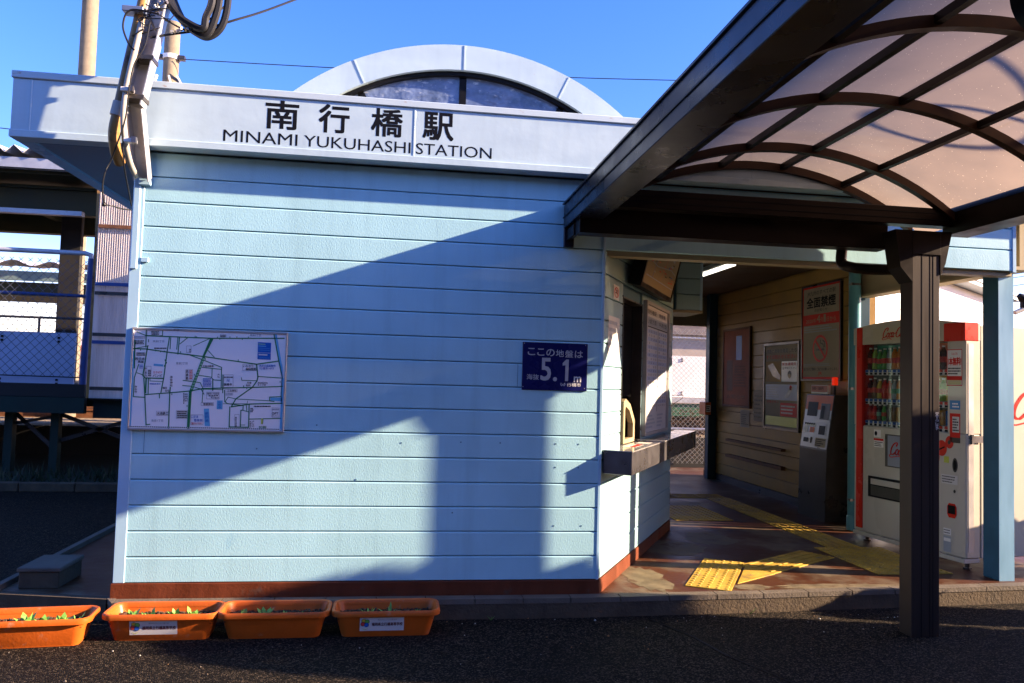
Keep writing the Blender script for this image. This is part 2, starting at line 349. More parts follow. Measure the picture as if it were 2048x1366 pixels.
def script_logo(pr, u0, v0, h, m, k=1, n=9):
    """flowing script lettering reading Coca-Cola; n = how many characters"""
    def st(pts, ox, w0=.09, w1=.2):
        c = catmull([(p[0], p[1], 0) for p in pts], 5); N = len(c)
        for i in range(N-1):
            a, b = c[i], c[i+1]; an = abs(math.atan2(b.y-a.y, b.x-a.x)); w = w0+(w1-w0)*abs(math.sin(an))
            sl = .28
            A = (u0+h*(ox+a.x+sl*a.y), v0+h*a.y); B = (u0+h*(ox+b.x+sl*b.y), v0+h*b.y); pr.line([A, B], h*w, m, k)
    Cc = [(.85, .85), (.95, 1.08), (.75, 1.18), (.38, .98), (.12, .5), (.18, .08), (.5, -.02), (.8, .2)]
    sw = [(.2, .02), (.0, -.15), (.3, -.3), (.9, -.2), (1.5, -.12), (2.0, -.3)]
    oc = [(.28, .55), (.08, .42), (.05, .12), (.22, 0), (.42, .14), (.42, .44), (.26, .56)]
    cc = [(.45, .42), (.38, .56), (.18, .48), (.06, .2), (.2, 0), (.48, .14)]
    aa = [(.42, .5), (.2, .56), (.04, .25), (.14, .0), (.36, .2), (.44, .54), (.4, .12), (.5, 0), (.64, .1)]
    ll = [(.05, .2), (.35, .9), (.3, 1.15), (.12, .9), (.12, .2), (.25, 0), (.4, .12)]
    X = 0; seq = "Coca-Cola"[:n]
    st(sw, 0, .06, .14)
    for ch in seq:
        if ch == 'C': st(Cc, X, .07, .2); X += .86
        elif ch == 'o': st(oc, X, .07, .17); X += .47
        elif ch == 'c': st(cc, X, .07, .17); X += .46
        elif ch == 'a': st(aa, X, .07, .17); X += .6
        elif ch == '-': st([(.02, .42), (.3, .5)], X, .1, .1); X += .3
        elif ch == 'l': st(ll, X, .07, .17); X += .36

# ================================================================== SETTING
z_road, z_fl = -.21, -.09
g = MB(); g.box(-300, 300, -300, 300, -.6, z_road, ASPH); kind(g.build("ground"))
g = MB()
slab = [(-.735, .19), (-.05, .04), (0, -.02), (2.9, -.02), (4.0, .03), (5.3, .12), (6.1, .17), (9, .22), (9, 7.3), (-.735, 7.3)]
g.prism(slab, z_road-.05, z_fl, FLOOR); kind(g.build("platform_floor"))
g = MB(); ft = [(-.06, -.0), (0, -.1), (.9, -.1), (1.8, -.1), (2.7, -.1), (4.0, -.045), (5.3, .04), (6.1, .09), (9, .14)]; bk = [(-.06, .04), (0, -.021), (.9, -.021), (1.8, -.021), (2.7, -.021), (4.0, .029), (5.3, .119), (6.1, .169), (9, .219)]
for i in range(len(ft)-1):
    a, b, c, d = ft[i], ft[i+1], bk[i+1], bk[i]
    g.prism([a, b, c, d], z_road-.05, -.117, CONCD)
    L = math.hypot(b[0]-a[0], b[1]-a[1]); n = max(1, int(L/.3))
    for k in range(n):
        t0, t1 = k/n+.003, (k+1)/n-.003
        lp = lambda p, q, t: (p[0]+(q[0]-p[0])*t, p[1]+(q[1]-p[1])*t-.004*(p is a))
        g.prism([lp(a, b, t0), lp(a, b, t1), lp(d, c, t1), lp(d, c, t0)], -.117, -.086, CONC)
kind(g.build("kerb"))
g = MB(); g.prism([(-.775, .14), (-.735, .19), (-.735, 7.3), (-.80, 7.3)], z_road, -.055, CONC)
g.prism([(-.775, .13), (-.06, -.02), (-.06, .03), (-.73, .18)], z_road, -.088, CONCD); kind(g.build("kerb"))
# tactile paving ------------------------------------------------------
TV = Vector((.5, .866, 0)); NV = Vector((.866, -.5, 0)); WA = Vector((2.9, 0, 0))
tp = MB()
def tile(o, ux, uy, w, h, dots, m=YEL):
    """o corner, axes, size; w along ux"""
    o = Vector(o); ux = Vector(ux).normalized(); uy = Vector(uy).normalized(); n = ux.cross(uy); 
    mt = Matrix(((ux.x, uy.x, 0, o.x), (ux.y, uy.y, 0, o.y), (0, 0, 1, z_fl), (0, 0, 0, 1)))
    tp.box(.001, w-.001, .001, h-.001, -.002, .006, m, mt)
    if dots:
        k = 5
        for i in range(k):
            for j in range(k):
                cx, cy = w*(i+.5)/k, h*(j+.5)/k; vs = []; q = 8
                for r_, zz in ((.0115, .006), (.0095, .0105), (.005, .0115)):
                    vs += [(cx+r_*math.cos(2*math.pi*t/q), cy+r_*math.sin(2*math.pi*t/q), zz) for t in range(q)]
                tp.add(vs, [(a*q+t, a*q+(t+1) % q, (a+1)*q+(t+1) % q, (a+1)*q+t) for a in (0, 1) for t in range(q)]+[[2*q+t for t in range(q)]], m, mt)
    else:
        for i in range(4):
            cy = h*(i+.5)/4; tp.box(.008, w-.008, cy-.009, cy+.009, .006, .0115, m, mt, bev=.003)
for i in range(3):
    tile(WA+TV*(.46+.3*i)+NV*.475, TV, NV, .3, .3, True)
d2 = Vector((.84, .54, 0)).normalized(); n2 = Vector((-d2.y, d2.x, 0))
tp.prism([(3.935, .205), (4.05, .275), (4.328, .452), (4.215, .69)], z_fl-.002, z_fl+.0055, YEL)
for i in range(3):
    tile(Vector((4.33, .46, 0))+d2*(.3*i), d2, n2, .3, .3, False)
for i in range(2):
    for j in range(3):
        tile((5.12+.3*i, .42+.3*j, 0), (1, 0, 0), (0, 1, 0), .3, .3, True)
for j in range(9): tile((5.25, 1.32+.3*j, 0), (0, 1, 0), (1, 0, 0), .3, .3, False)
for i in range(3): tile((4.62+.3*i, 4.02, 0), (1, 0, 0), (0, 1, 0), .3, .3, False)
for i in range(2):
    for j in range(3): tile((4.35+.3*i, 2.55+.3*j, 0), (1, 0, 0), (0, 1, 0), .3, .3, True)
kind(tp.build("tactile_paving"))

# ================================================================== STATION BUILDING
B = empty("station_building", (0, 0, 0), "pale blue planked station building with a white sign band and an arched roof window", "building")
P0 = .152
def planks(mb, x0, x1, z0, z1, m, mat=None, y0=0., th=.03, holes=(), jt=()):
    k = round(z0/P0)
    while k*P0 < z1-.01:
        a, b = max(z0, k*P0)+.0025, min(z1, (k+1)*P0)-.0025
        segs = [(x0, x1)]
        for (ha, hb, hc, hd) in holes:
            if a < hd-.01 and b > hc+.01: segs = [q for s_ in segs for q in ((s_[0], min(s_[1], ha)), (max(s_[0], hb), s_[1])) if q[1]-q[0] > .01]
        for s_ in segs:
            vs = []; e = .0045
            for x in s_: vs += [(x, y0+th, a), (x, y0+e, a), (x, y0, a+e*.5), (x, y0, b-e*1.7), (x, y0+e*1.5, b), (x, y0+th, b)]
            mb.add(vs, [(0, 1, 2, 3, 4, 5), (11, 10, 9, 8, 7, 6)]+[(i, i+6, (i+1) % 6+6, (i+1) % 6) for i in range(6)], m, mat)
        k += 1
w = MB(); planks(w, .03, 2.895, 0, 2.583, SIDE); fw = w.build("front_wall", B)
w = MB()
for (x, k) in ((.10, 5), (.10, 6), (.10, 7), (.10, 8), (.10, 9), (2.34, 8)):
    w.box(x-.0012, x+.0012, -.0012, .002, k*P0+.004, (k+1)*P0-.006, GROOVE)
for x, z in [(.75, .8), (1.35, .62), (1.62, .85), (1.99, .86), (2.24, .86), (2.6, .86), (2.75, .86), (2.6, .71), (2.75, .71), (2.6, .34), (2.78, .34), (1.95, .42), (.9, 1.0), (1.1, .95)]:
    w.box(x-.004, x+.004, -.002, .002, z-.004, z+.004, GROOVE)
w.build("joint_line", fw)
w = MB(); w.box(.0, 2.9, .018, .10, -.09, 2.583, GROOVE); w.build("wall_core", B)
w = MB(); w.box(-.035, .03, -.005, .06, 0, 2.583, TRIM, bev=.003); w.build("corner_trim", B); w = MB(); w.box(2.882, 2.9, -.004, .03, 0, 2.4, TRIM, bev=.002); w.build("corner_trim", B)
w = MB(); w.box(-.045, 2.905, -.009, .05, z_fl-.01, -.0015, PLIN, bev=.003); w.build("plinth", B)
# left flank and back
w = MB(); w.box(-.025, 0, .06, 6.4, -.09, 2.9, SIDE); w.box(0, 4.3, 6.3, 6.4, -.09, 2.9, CREAM); w.box(3.98, 4.10, 2.2, 6.3, -.09, 2.6, SIDEA); w.build("rear_wall", B)
# angled wall
AM = Matrix(((.5, -.866, 0, 2.9), (.866, .5, 0, 0), (0, 0, 1, 0), (0, 0, 0, 1)))   # local x along wall, local y into the building
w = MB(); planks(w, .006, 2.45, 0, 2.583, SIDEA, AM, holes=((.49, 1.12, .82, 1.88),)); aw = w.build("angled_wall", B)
w = MB()
for a, b, c, d in ((.02, .49, 0, 2.583), (1.12, 2.45, 0, 2.583), (.49, 1.12, 0, .82), (.49, 1.12, 1.88, 2.583)): w.box(a, b, .018, .09, c, d, GROOVE, AM)
w.build("wall_core", B)
w = MB(); w.box(-.004, 2.455, -.008, .04, z_fl-.01, -.0015, PLIN, AM, bev=.003)
w.build("plinth", B)
w = MB()
for k in range(8):
    z = .9+.14*k; w.box(.478, .488, -.004, .004, z-.005, z+.005, BLACK, AM); w.box(1.126, 1.136, -.004, .004, z-.005, z+.005, BLACK, AM)
w.build("bolt_row", aw)
w = MB(); w.box(.49, .502, -.004, .10, .82, 1.88, STEELD, AM); w.box(1.108, 1.12, -.004, .10, .82, 1.88, STEELD, AM); w.box(.502, 1.108, -.004, .10, 1.868, 1.88, STEELD, AM); w.box(.502, 1.108, -.004, .1, .82, .83, STEELD, AM)
wf = w.build("ticket_window", B)
w = MB(); w.box(.505, 1.105, .07, .076, 1.16, 1.866, GLASSK, AM); w.build("pane", wf)
w = MB()     # cream speaking hatch at the bottom of the window
hp = [(.505, .832), (.505, 1.13), (.56, 1.15), (.70, 1.11), (.86, .98), (.86, .832)]
hi = [(.545, .862), (.545, 1.08), (.57, 1.095), (.68, 1.065), (.80, .965), (.80, .862)]
for y0, y1 in ((-.02, .02),):
    for i in range(6):
        j = (i+1) % 6; a, b, c, d = hp[i], hp[j], hi[j], hi[i]
        w.add([(p[0], y, p[1]) for y in (y0, y1) for p in (a, b, c, d)], [(0, 1, 2, 3), (7, 6, 5, 4), (0, 4, 5, 1), (1, 5, 6, 2), (2, 6, 7, 3), (3, 7, 4, 0)], CREAMP, AM)
w.build("hatch_frame", wf)
w = MB(); w.box(.55, .80, .04, .06, .862, 1.09, GLASSK, AM); w.build("hatch_glass", wf)
# wall above the entrance
w = MB(); planks(w, 2.9, 5.855, 14*P0, 2.583, SIDE); w.box(5.855, 5.885, -.005, .03, 14*P0-.01, 2.583, TRIM, bev=.003)
w.build("entrance_wall", B)
w = MB(); w.box(2.9, 5.88, .032, .13, 14*P0-.03, 2.583, CREAMP); w.build("lintel", B)
w = MB(); w.box(6.03, 6.12, .131, 2.11, 2.19, 2.60, CREAMP); w.box(6.0, 6.14, .131, 2.11, 2.165, 2.19, CREAMP); w.build("side_lintel", B)
# cream waiting wall (faces -x)
CM = Matrix(((0, 1, 0, 6.15), (-1, 0, 0, 0), (0, 0, 1, 0), (0, 0, 0, 1)))      # local x = -y, local y = +x
w = MB(); planks(w, -6.3, -2.2, 0, 2.6, CREAM, CM); w.build("waiting_wall", B)
w = MB(); w.box(6.17, 6.25, 2.2, 6.3, -.09, 2.6, CREAM); w.box(6.14, 6.17, 2.2, 6.3, -.09, -.003, STEELD); w.build("wall_core", B)
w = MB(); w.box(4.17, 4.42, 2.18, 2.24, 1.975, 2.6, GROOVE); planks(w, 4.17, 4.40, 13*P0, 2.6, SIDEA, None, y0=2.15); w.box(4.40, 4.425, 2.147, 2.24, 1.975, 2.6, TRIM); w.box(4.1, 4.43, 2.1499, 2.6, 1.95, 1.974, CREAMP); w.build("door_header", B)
w = MB(); w.box(4.25, 6.25, 6.3, 6.42, 2.16, 2.6, CREAMP); w.build("rear_lintel", B)
w = MB(); w.prism([(2.93, .131), (6.25, .131), (6.25, 6.3), (4.2, 6.3), (4.2, 2.3)], 2.6, 2.64, CEIL); w.build("ceiling", B)
w = MB(); w.box(6.02, 6.14, 5.85, 5.97, z_fl, 2.6, NAVY, bev=.004); w.build("rear_column", B)
w = MB(); w.box(5.97, 6.14, 2.12, 2.19, z_fl, 2.6, NAVY, bev=.004); w.build("side_column", B)
w = MB()
w.box(5.925, 6.05, .215, .37, z_fl, 2.15, M("shade dark pillar blue", (.035, .12, .19), .45, var=.2, vs=4), bev=.004); cpl = w.build("corner_pillar", B)  # dark body colour stands in for shade on the left face
w = MB(); w.box(5.927, 6.048, .2125, .2148, z_fl, 2.13, PBLU); w.build("lit_faded_front", cpl)  # paler skin paints sunlight on the front along with its fading
# roof
w = MB(); w.box(-.66, 6.45, 0.01, 6.5, 2.66, 2.92, SOFF); w.build("flat_roof", B)
w = MB(); w.box(-.685, 6.5, -.12, -.0005, 2.592, 2.93, FASC); w.box(-.685, -.64, 0, 6.5, 2.592, 2.93, FASC); fa = w.build("fascia", B)
w = MB(); w.box(-.693, 6.5, -.132, .03, 2.932, 2.975, FASCTOP, bev=.004); w.box(-.693, -.62, .031, 6.5, 2.932, 2.975, FASCTOP); w.build("coping", fa)
w = MB(); w.box(-.69, 6.5, -.129, -.02, 2.585, 2.628, FASC, bev=.003); w.build("drip_edge", fa)
w = MB()
for x in (-.585, 1.632, 3.85):
    w = MB(); w.box(x-.005, x+.005, -.1225, -.119, 2.629, 2.931, FASC, bev=.001); w.build("seam_strip", fa)
w = MB(); w.box(-.684, 6.45, -.02, .0, 2.588, 2.60, GROOVE); w.box(-.64, -.036, -.02, 6.5, 2.60, 2.61, SOFF); w.box(-.684, -.60, -.02, 6.5, 2.585, 2.5995, TRIM); w.box(-.08, -.036, -.02, 6.5, 2.585, 2.5995, TRIM)
w.build("soffit", B)
pr = Print((0, -.1202, 0), (1, 0, 0), (0, 0, 1), lift=.0004)
for ch, a, b in zip("南行橋駅", (.738, 1.054, 1.370, 1.686), (.929, 1.232, 1.556, 1.872)): pr.text(ch, a, 2.742, b, 2.912, BLACK, bold=.021)
pr.text("MINAMI", .497, 2.644, .93, 2.714, BLACK, bold=.0); pr.text("YUKUHASHI", .968, 2.644, 1.612, 2.714, BLACK, bold=.0); pr.text("STATION", 1.645, 2.644, 2.118, 2.714, BLACK, bold=.0)
pr.mb.build("sign_lettering", fa)
# arched roof light
def arc(r, n=40, a0=None, cx=1.955, cz=1.79):
    a0 = a0 if a0 is not None else math.asin((2.93-cz)/r)
    return [(cx+r*math.cos(a0+(math.pi-2*a0)*i/n), cz+r*math.sin(a0+(math.pi-2*a0)*i/n)) for i in range(n+1)]
def arcband(mb, r0, r1, y0, y1, m, n=44):
    A, Bq = arc(r0, n), arc(r1, n)
    for i in range(n):
        q = [A[i], A[i+1], Bq[i+1], Bq[i]]
        mb.add([(x, y, z) for y in (y0, y1) for x, z in q], [(0, 1, 2, 3), (7, 6, 5, 4), (0, 4, 5, 1), (2, 6, 7, 3)]+([(3, 7, 4, 0)] if i == 0 else [])+([(1, 5, 6, 2)] if i == n-1 else []), m)
w = MB(); arcband(w, 1.58, 1.752, .30, .46, FASC); arch = w.build("arch_rim", B)
w = MB()
for an in (115, 90, 65.2, 140, 40):
    w = MB(); c, s_ = math.cos(R(an)), math.sin(R(an)); a = Vector((1.955+1.582*c, .299, 1.79+1.582*s_)); b = Vector((1.955+1.75*c, .299, 1.79+1.75*s_)); w.bar(a, b, .008, .005, FASCTOP, up=(0, 1, 0)); w.build("rim_joint", arch)
w = MB(); arcband(w, 1.552, 1.578, .33, .44, BLACK)
for an in (116.5, 90, 63.5):
    c, s_ = math.cos(R(an)), math.sin(R(an)); w.bar((1.955+1.2*c, .38, 1.79+1.2*s_), (1.955+1.54*c, .38, 1.79+1.54*s_), .045, .05, BLACK, up=(0, 1, 0))
w.build("arch_window_frame", B)
for a0, a1 in ((117.3, 150), (90.9, 115.7), (64.3, 89.1), (30, 62.7)):
    w = MB(); pts = [(1.955+1.553*math.cos(R(a0+(a1-a0)*i/10)), 1.79+1.553*math.sin(R(a0+(a1-a0)*i/10))) for i in range(11)]
    lo_ = [(p[0], 2.93) for p in pts[::-1]]; pp = [p for p in pts if p[1] > 2.931]; lo_ = [(p[0], 2.93) for p in pp[::-1]]
    poly = pp+lo_; n = len(poly)
    w.add([(x, .37, z) for x, z in poly]+[(x, .378, z) for x, z in poly], [list(range(n)), list(range(n, 2*n))[::-1]], FILMG); w.build("arch_pane", B)
w = MB(); A = arc(1.72)
for i in range(len(A)-1): w.quad((A[i][0], .461, A[i][1]), (A[i+1][0], .461, A[i+1][1]), (A[i+1][0], 5, A[i+1][1]), (A[i][0], 5, A[i][1]), FASC)
w.add([(x, 5, z) for x, z in A], [list(range(len(A)))], FASC); w.build("barrel_roof", B)

# ================================================================== THINGS ON THE WALL
# map board
mbx = empty("map_board", (.46, 0, 1.2), "large white town map board with green streets on the left of the front wall", "map")
w = MB(); w.box(.012, .904, -.022, -.001, .908, 1.506, BOARDW); panel = w.build("board", mbx)
w = MB()
for a in ((.008, .908, -.027, -.0005, 1.498, 1.512), (.008, .908, -.027, -.0005, .902, .914), (.008, .018, -.027, -.0005, .914, 1.498), (.897, .908, -.027, -.0005, .914, 1.498)): w.box(*a, ALU, bev=.002)
w.build("frame", mbx)
pr = Print((0, -.0222, 0), (1, 0, 0), (0, 0, 1), lift=.0005)
def mm(x, y):          # drawing coordinates -> metres on the board
    TL, TR, BR, BL = (215, 145), (1890, 195), (1845, 1278), (160, 1242)
    u, v = .5, .5
    for _ in range(8):
        lx = (1-v)*((1-u)*TL[0]+u*TR[0])+v*((1-u)*BL[0]+u*BR[0]); ly = (1-v)*((1-u)*TL[1]+u*TR[1])+v*((1-u)*BL[1]+u*BR[1])
        u += (x-lx)/1680; v += (y-ly)/1090
    return .008+u*.9, 1.512-v*.61
pr.map = mm
G_ = lambda p, w_, m=MGREEN, k=2: pr.line(p, w_, m, k)
pr.poly([(210, 400), (235, 400), (200, 1205), (178, 1205)], MBLUE, 1)
for p, w_ in [([(360, 160), (355, 360)], 10), ([(535, 170), (530, 235), (500, 238)], 9), ([(355, 237), (880, 255), (1060, 262), (1850, 258)], 12), ([(260, 195), (355, 235)], 8), ([(240, 285), (235, 585)], 14),
              ([(220, 375), (360, 380), (580, 412), (980, 460), (1545, 540), (1790, 505)], 12), ([(250, 372), (385, 345)], 7), ([(375, 345), (325, 665), (350, 690), (545, 695)], 12), ([(605, 255), (580, 412), (545, 690), (515, 850)], 11),
              ([(620, 258), (612, 378)], 8), ([(695, 258), (682, 382)], 8), ([(712, 258), (695, 435)], 10), ([(795, 260), (715, 325)], 8), ([(1035, 265), (860, 345)], 7), ([(800, 435), (965, 495), (1165, 575), (1160, 800)], 9),
              ([(1020, 395), (1085, 465)], 8), ([(280, 545), (235, 690), (225, 890), (345, 897)], 10), ([(262, 635), (335, 660)], 8), ([(335, 690), (345, 870), (360, 1190), (400, 1185)], 11), ([(385, 690), (380, 860)], 10), ([(360, 690), (352, 850)], 16), ([(400, 695), (400, 722), (530, 728)], 6),
              ([(350, 868), (620, 848), (820, 830), (965, 803), (1520, 790), (1830, 780)], 11), ([(500, 855), (500, 905)], 10), ([(615, 790), (610, 850), (597, 1225)], 12), ([(750, 715), (935, 740), (965, 805), (955, 955)], 8), ([(745, 770), (850, 780), (945, 810), (975, 865)], 8),
              ([(915, 660), (1050, 680), (1080, 710), (1155, 715)], 8), ([(950, 575), (1165, 597)], 8), ([(1063, 590), (1060, 680)], 8), ([(1070, 700), (1070, 825)], 10), ([(1180, 655), (1178, 850)], 10), ([(965, 810), (1175, 815)], 7),
              ([(1545, 540), (1560, 680), (1550, 720), (1500, 790), (1320, 915), (1270, 1000), (1470, 970), (1830, 962)], 12), ([(1560, 672), (1830, 690)], 9), ([(1735, 208), (1790, 505), (1830, 690)], 12), ([(1825, 700), (1815, 890), (1690, 895), (1690, 935), (1740, 942)], 9), ([(1380, 685), (1385, 714), (1550, 718)], 7),
              ([(1198, 820), (1200, 945), (1230, 965), (1395, 985)], 9), ([(1205, 945), (1235, 895), (1320, 915), (1690, 935)], 7), ([(1180, 967), (1445, 965), (1447, 935)], 5), ([(1255, 1000), (1248, 1215), (1460, 1220), (1465, 975)], 11), ([(1400, 990), (1398, 1035), (1375, 1038), (1370, 1218)], 10), ([(1400, 1038), (1460, 1055)], 7), ([(1435, 985), (1440, 1045)], 8), ([(1375, 1195), (1420, 1195)], 6),
              ([(1468, 1132), (1815, 1125)], 9), ([(1618, 1130), (1612, 1185)], 8)]: G_(p, w_)
pr.poly([(1040, 262), (1080, 262), (978, 465), (958, 460)], MGREEN, 3); pr.poly([(960, 460), (990, 462), (850, 835), (818, 830)], MGREEN, 3); pr.poly([(815, 830), (845, 830), (822, 1232), (792, 1232)], MGREEN, 3)
for i in range(12):
    t = i/12; x = 972-t*135; y = 475+t*345; pr.poly([(x-8, y), (x+10, y+2), (x+4, y+20), (x-14, y+18)], MLGRN, 4)
for q in ([(1745, 208), (1765, 208), (1830, 560), (1835, 690), (1822, 690), (1795, 500)], [(1822, 690), (1845, 690), (1835, 1262), (1800, 1262)], [(1700, 900), (1830, 900), (1825, 945), (1700, 930)], [(440, 537), (540, 545), (538, 568), (438, 560)], [(1118, 930), (1178, 932), (1175, 1027), (1113, 1024)], [(975, 1020), (1030, 1018), (1042, 1207), (985, 1205)]): pr.poly(q, MBLUE, 2)
pr.poly([(1560, 300), (1705, 308), (1700, 492), (1555, 485)], MDBLU, 2); pr.poly([(1568, 428), (1665, 433), (1664, 447), (1567, 442)], PAPER, 3); pr.line([(1560, 414), (1700, 420)], 4, PAPER, 3)
pr.line([(1568, 342), (1648, 346)], 9, MBLUE, 3); pr.line([(1568, 365), (1690, 371)], 3, MBLUE, 3); pr.line([(1568, 385), (1690, 391)], 3, MBLUE, 3); pr.line([(1570, 470), (1690, 474)], 3, MBLUE, 3); pr.line([(1568, 320), (1640, 324)], 10, MLGRN, 3)
pr.poly([(1598, 1125), (1615, 1125), (1612, 1185), (1594, 1185)], MYEL, 3)
for (t, a, b, c, d, m_) in [("西日本", 245, 500, 345, 470, BLACK), ("興業", 272, 530, 335, 503, BLACK), ("カラオケ", 435, 642, 530, 618, REDP), ("バンビ", 430, 680, 530, 650, BLACK), ("大池鉄工", 475, 1085, 595, 1052, BLACK), ("いわきり", 1398, 572, 1510, 548, BLACK), ("歯科医院", 1428, 608, 1540, 578, BLACK),
                            ("西武企画㈱製作", 1576, 570, 1755, 545, MDBLU), ("行橋市1015", 1578, 598, 1735, 573, MDBLU), ("歴應寺", 1190, 772, 1278, 745, BLACK), ("卍", 1222, 730, 1252, 702, MDBLU), ("菅原神社", 968, 982, 1075, 958, BLACK), ("三社神社", 1228, 838, 1328, 815, BLACK), ("こだま", 838, 1118, 915, 1092, MDBLU), ("整骨院", 870, 1158, 960, 1128, MDBLU),
                            ("☎56-9201", 838, 1186, 955, 1164, REDP), ("ASAGIYA", 1558, 752, 1668, 732, BLACK), ("あさぎ家", 1560, 772, 1650, 756, BLACK), ("OPT", 1715, 1085, 1785, 1058, BLACK), ("(オプト)", 1712, 1108, 1785, 1090, BLACK), ("東泉5丁目", 430, 308, 550, 283, MGREY), ("東泉2丁目", 675, 545, 798, 518, MGREY), ("東泉1丁目", 415, 1158, 540, 1132, MGREY), ("南泉5丁目", 1475, 238, 1592, 212, MGREY),
                            ("橋田", 535, 808, 580, 785, BLACK), ("住宅", 560, 838, 605, 815, BLACK), ("南行橋駅", 1572, 1232, 1655, 1205, MGREEN), ("平島自動車", 962, 573, 1080, 550, BLACK), ("月徳", 1440, 752, 1490, 730, BLACK), ("有料", 1430, 780, 1480, 758, BLACK), ("池坊いけばな", 1010, 868, 1138, 845, BLACK), ("煎道茶華", 1025, 888, 1130, 870, BLACK), ("竹下社中", 1050, 912, 1135, 892, BLACK)]:
    pr.text(t, a, b, c, d, m_, 5, .012)
for (t, a, b, c, d, m_) in [("おしあん", 345, 672, 368, 575, BLACK), ("前田池", 990, 1165, 1025, 1050, MDBLU), ("竹田池", 1132, 1015, 1158, 940, MDBLU), ("武建築", 780, 712, 808, 600, BLACK), ("須佐神社", 612, 785, 640, 665, BLACK), ("阿部内科", 772, 945, 802, 855, BLACK), ("浄念寺", 238, 852, 264, 770, BLACK), ("よしみや", 1498, 1225, 1522, 1145, BLACK), ("南区公民館", 1312, 1215, 1332, 1105, BLACK), ("矢留商店", 1470, 1225, 1492, 1150, BLACK), ("大仏", 1120, 690, 1145, 640, BLACK), ("須佐", 812, 415, 835, 375, BLACK)]:
    h = (d-b)/len(t)
    for i, ch in enumerate(t): pr.text(ch, a, d-h*(i+1)+h*.1 if False else b+h*(len(t)-1-i)+h*.1, c, b+h*(len(t)-i)-h*.1, m_, 5, .012)
random.seed(3)
for (a, b, c, d, n, m_) in [(245, 285, 335, 332, 3, BLACK), (258, 415, 350, 455, 2, BLACK), (415, 185, 490, 230, 3, BLACK), (1150, 220, 1215, 250, 2, BLACK), (445, 362, 575, 382, 1, BLACK), (690, 1042, 795, 1120, 4, BLACK), (398, 745, 515, 762, 1, MDBLU), (1192, 672, 1285, 690, 1, BLACK), (1518, 985, 1700, 1004, 1, BLACK), (965, 690, 1055, 785, 6, MDBLU), (380, 600, 410, 670, 4, BLACK), (1715, 1018, 1790, 1040, 1, MGREY), (290, 545, 325, 592, 3, MDBLU), (755, 850, 768, 970, 8, BLACK), (820, 605, 850, 705, 6, REDP), (1210, 850, 1290, 878, 2, MGREY), (1480, 1010, 1512, 1060, 3, BLACK), (230, 240, 350, 270, 2, MGREY)]:
    h = (d-b)/n
    for i in range(n):
        x = a
        while x < c-4:
            dx = random.uniform(7, 14); pr.poly([(x, b+h*i+h*.15), (min(x+dx, c), b+h*i+h*.15), (min(x+dx, c), b+h*i+h*.8), (x, b+h*i+h*.8)], m_, 5); x += dx+random.uniform(2, 5)
for (a, b, c, d) in [(370, 178, 495, 232), (345, 565, 412, 672), (1190, 655, 1290, 790), (1395, 540, 1545, 605), (835, 1085, 967, 1190), (1005, 842, 1140, 915), (1310, 1082, 1358, 1215), (945, 955, 1080, 985), (1200, 812, 1335, 840), (787, 345, 837, 415), (680, 1038, 800, 1122), (1718, 1012, 1795, 1115), (470, 1045, 598, 1090), (782, 598, 855, 712)]: pr.box(a, b, c, d, 2, BLACK, 5)
pr.line([(170, 1206), (1815, 1243)], 9, PAPER, 4)
for i in range(72):
    x = 175+i*22.6; y = 1206+(x-170)*.0225; pr.poly([(x, y-5), (x+10, y-5), (x+10, y+5), (x, y+5)], BLACK, 5)
random.seed(8)
for (x, y) in [(880, 245), (895, 250), (775, 250), (1120, 252), (1145, 268), (1255, 250), (1330, 250), (1390, 268), (1455, 250), (560, 500), (575, 527), (552, 560), (385, 285), (385, 298), (300, 388), (460, 395), (510, 405), (555, 405), (725, 412), (1345, 498), (990, 485), (872, 655), (1440, 800), (1405, 778), (632, 865), (795, 990), (1805, 730)]: pr.poly([(x-4, y-9), (x+4, y-9), (x+4, y+9), (x-4, y+9)], MGREEN, 3)
pr.mb.build("map_print", panel)
# altitude sign
sg = empty("altitude_sign", (2.58, 0, 1.35), "small navy enamel sign reading 5.1 m near the right end of the wall", "sign")
w = MB(); w.box(2.367, 2.793, -.008, -.0005, 1.201, 1.507, SBLUE, bev=.002); sp = w.build("sign_plate", sg)
pr = Print((2.367, -.0082, 1.201), (1, 0, 0), (0, 0, 1), lift=.0006)
def sb(t, a, b, c, d, m=SGREY, bold=.0):     # crop pixels of the sign
    pr.text(t, (a-250)/1265*.426, .306-(d-235)/945*.306, (c-250)/1265*.426, .306-(b-235)/945*.306, m, 1, bold)
for ch, a, b in zip("ここの地盤は", (350, 535, 708, 895, 1075, 1265), (490, 670, 868, 1048, 1230, 1420)): sb(ch, a, 352+(a-350)*.03, b, 490+(a-350)*.03, bold=.012)
sb("5", 612, 545, 800, 980, bold=.02); pr.poly([((a-250)/1265*.426, .306-(b-235)/945*.306) for a, b in ((1150, 558), (1098, 558), (1030, 632), (1030, 682), (1086, 672), (1083, 985), (1143, 987))], SGREY); pr.disc((888-250)/1265*.426, .306-(955-235)/945*.306, .0135, SGREY); sb("m", 1258, 893, 1395, 1000, WHT, .03)
sb("海抜", 340, 868, 575, 975, bold=.008); sb("行橋市", 1122, 1020, 1395, 1092, WHT, .01)
u, v = (1043-250)/1265*.426, .306-(1055-235)/945*.306
for s_ in (-1, 1): pr.line([(u+s_*.012, v+.009), (u+s_*.014, v-.002), (u+s_*.008, v-.009), (u+s_*.002, v-.004)], .0038, WHT)
pr.line([(u-.007, v+.006), (u-.003, v-.006), (u, v+.003), (u+.003, v-.006), (u+.007, v+.006)], .002, WHT)
for a, b in ((.01, .298), (.412, .296), (.008, .02), (.41, .018)): pr.disc(a, b, .003, ALU, 2)
pr.mb.build("sign_print", sp)

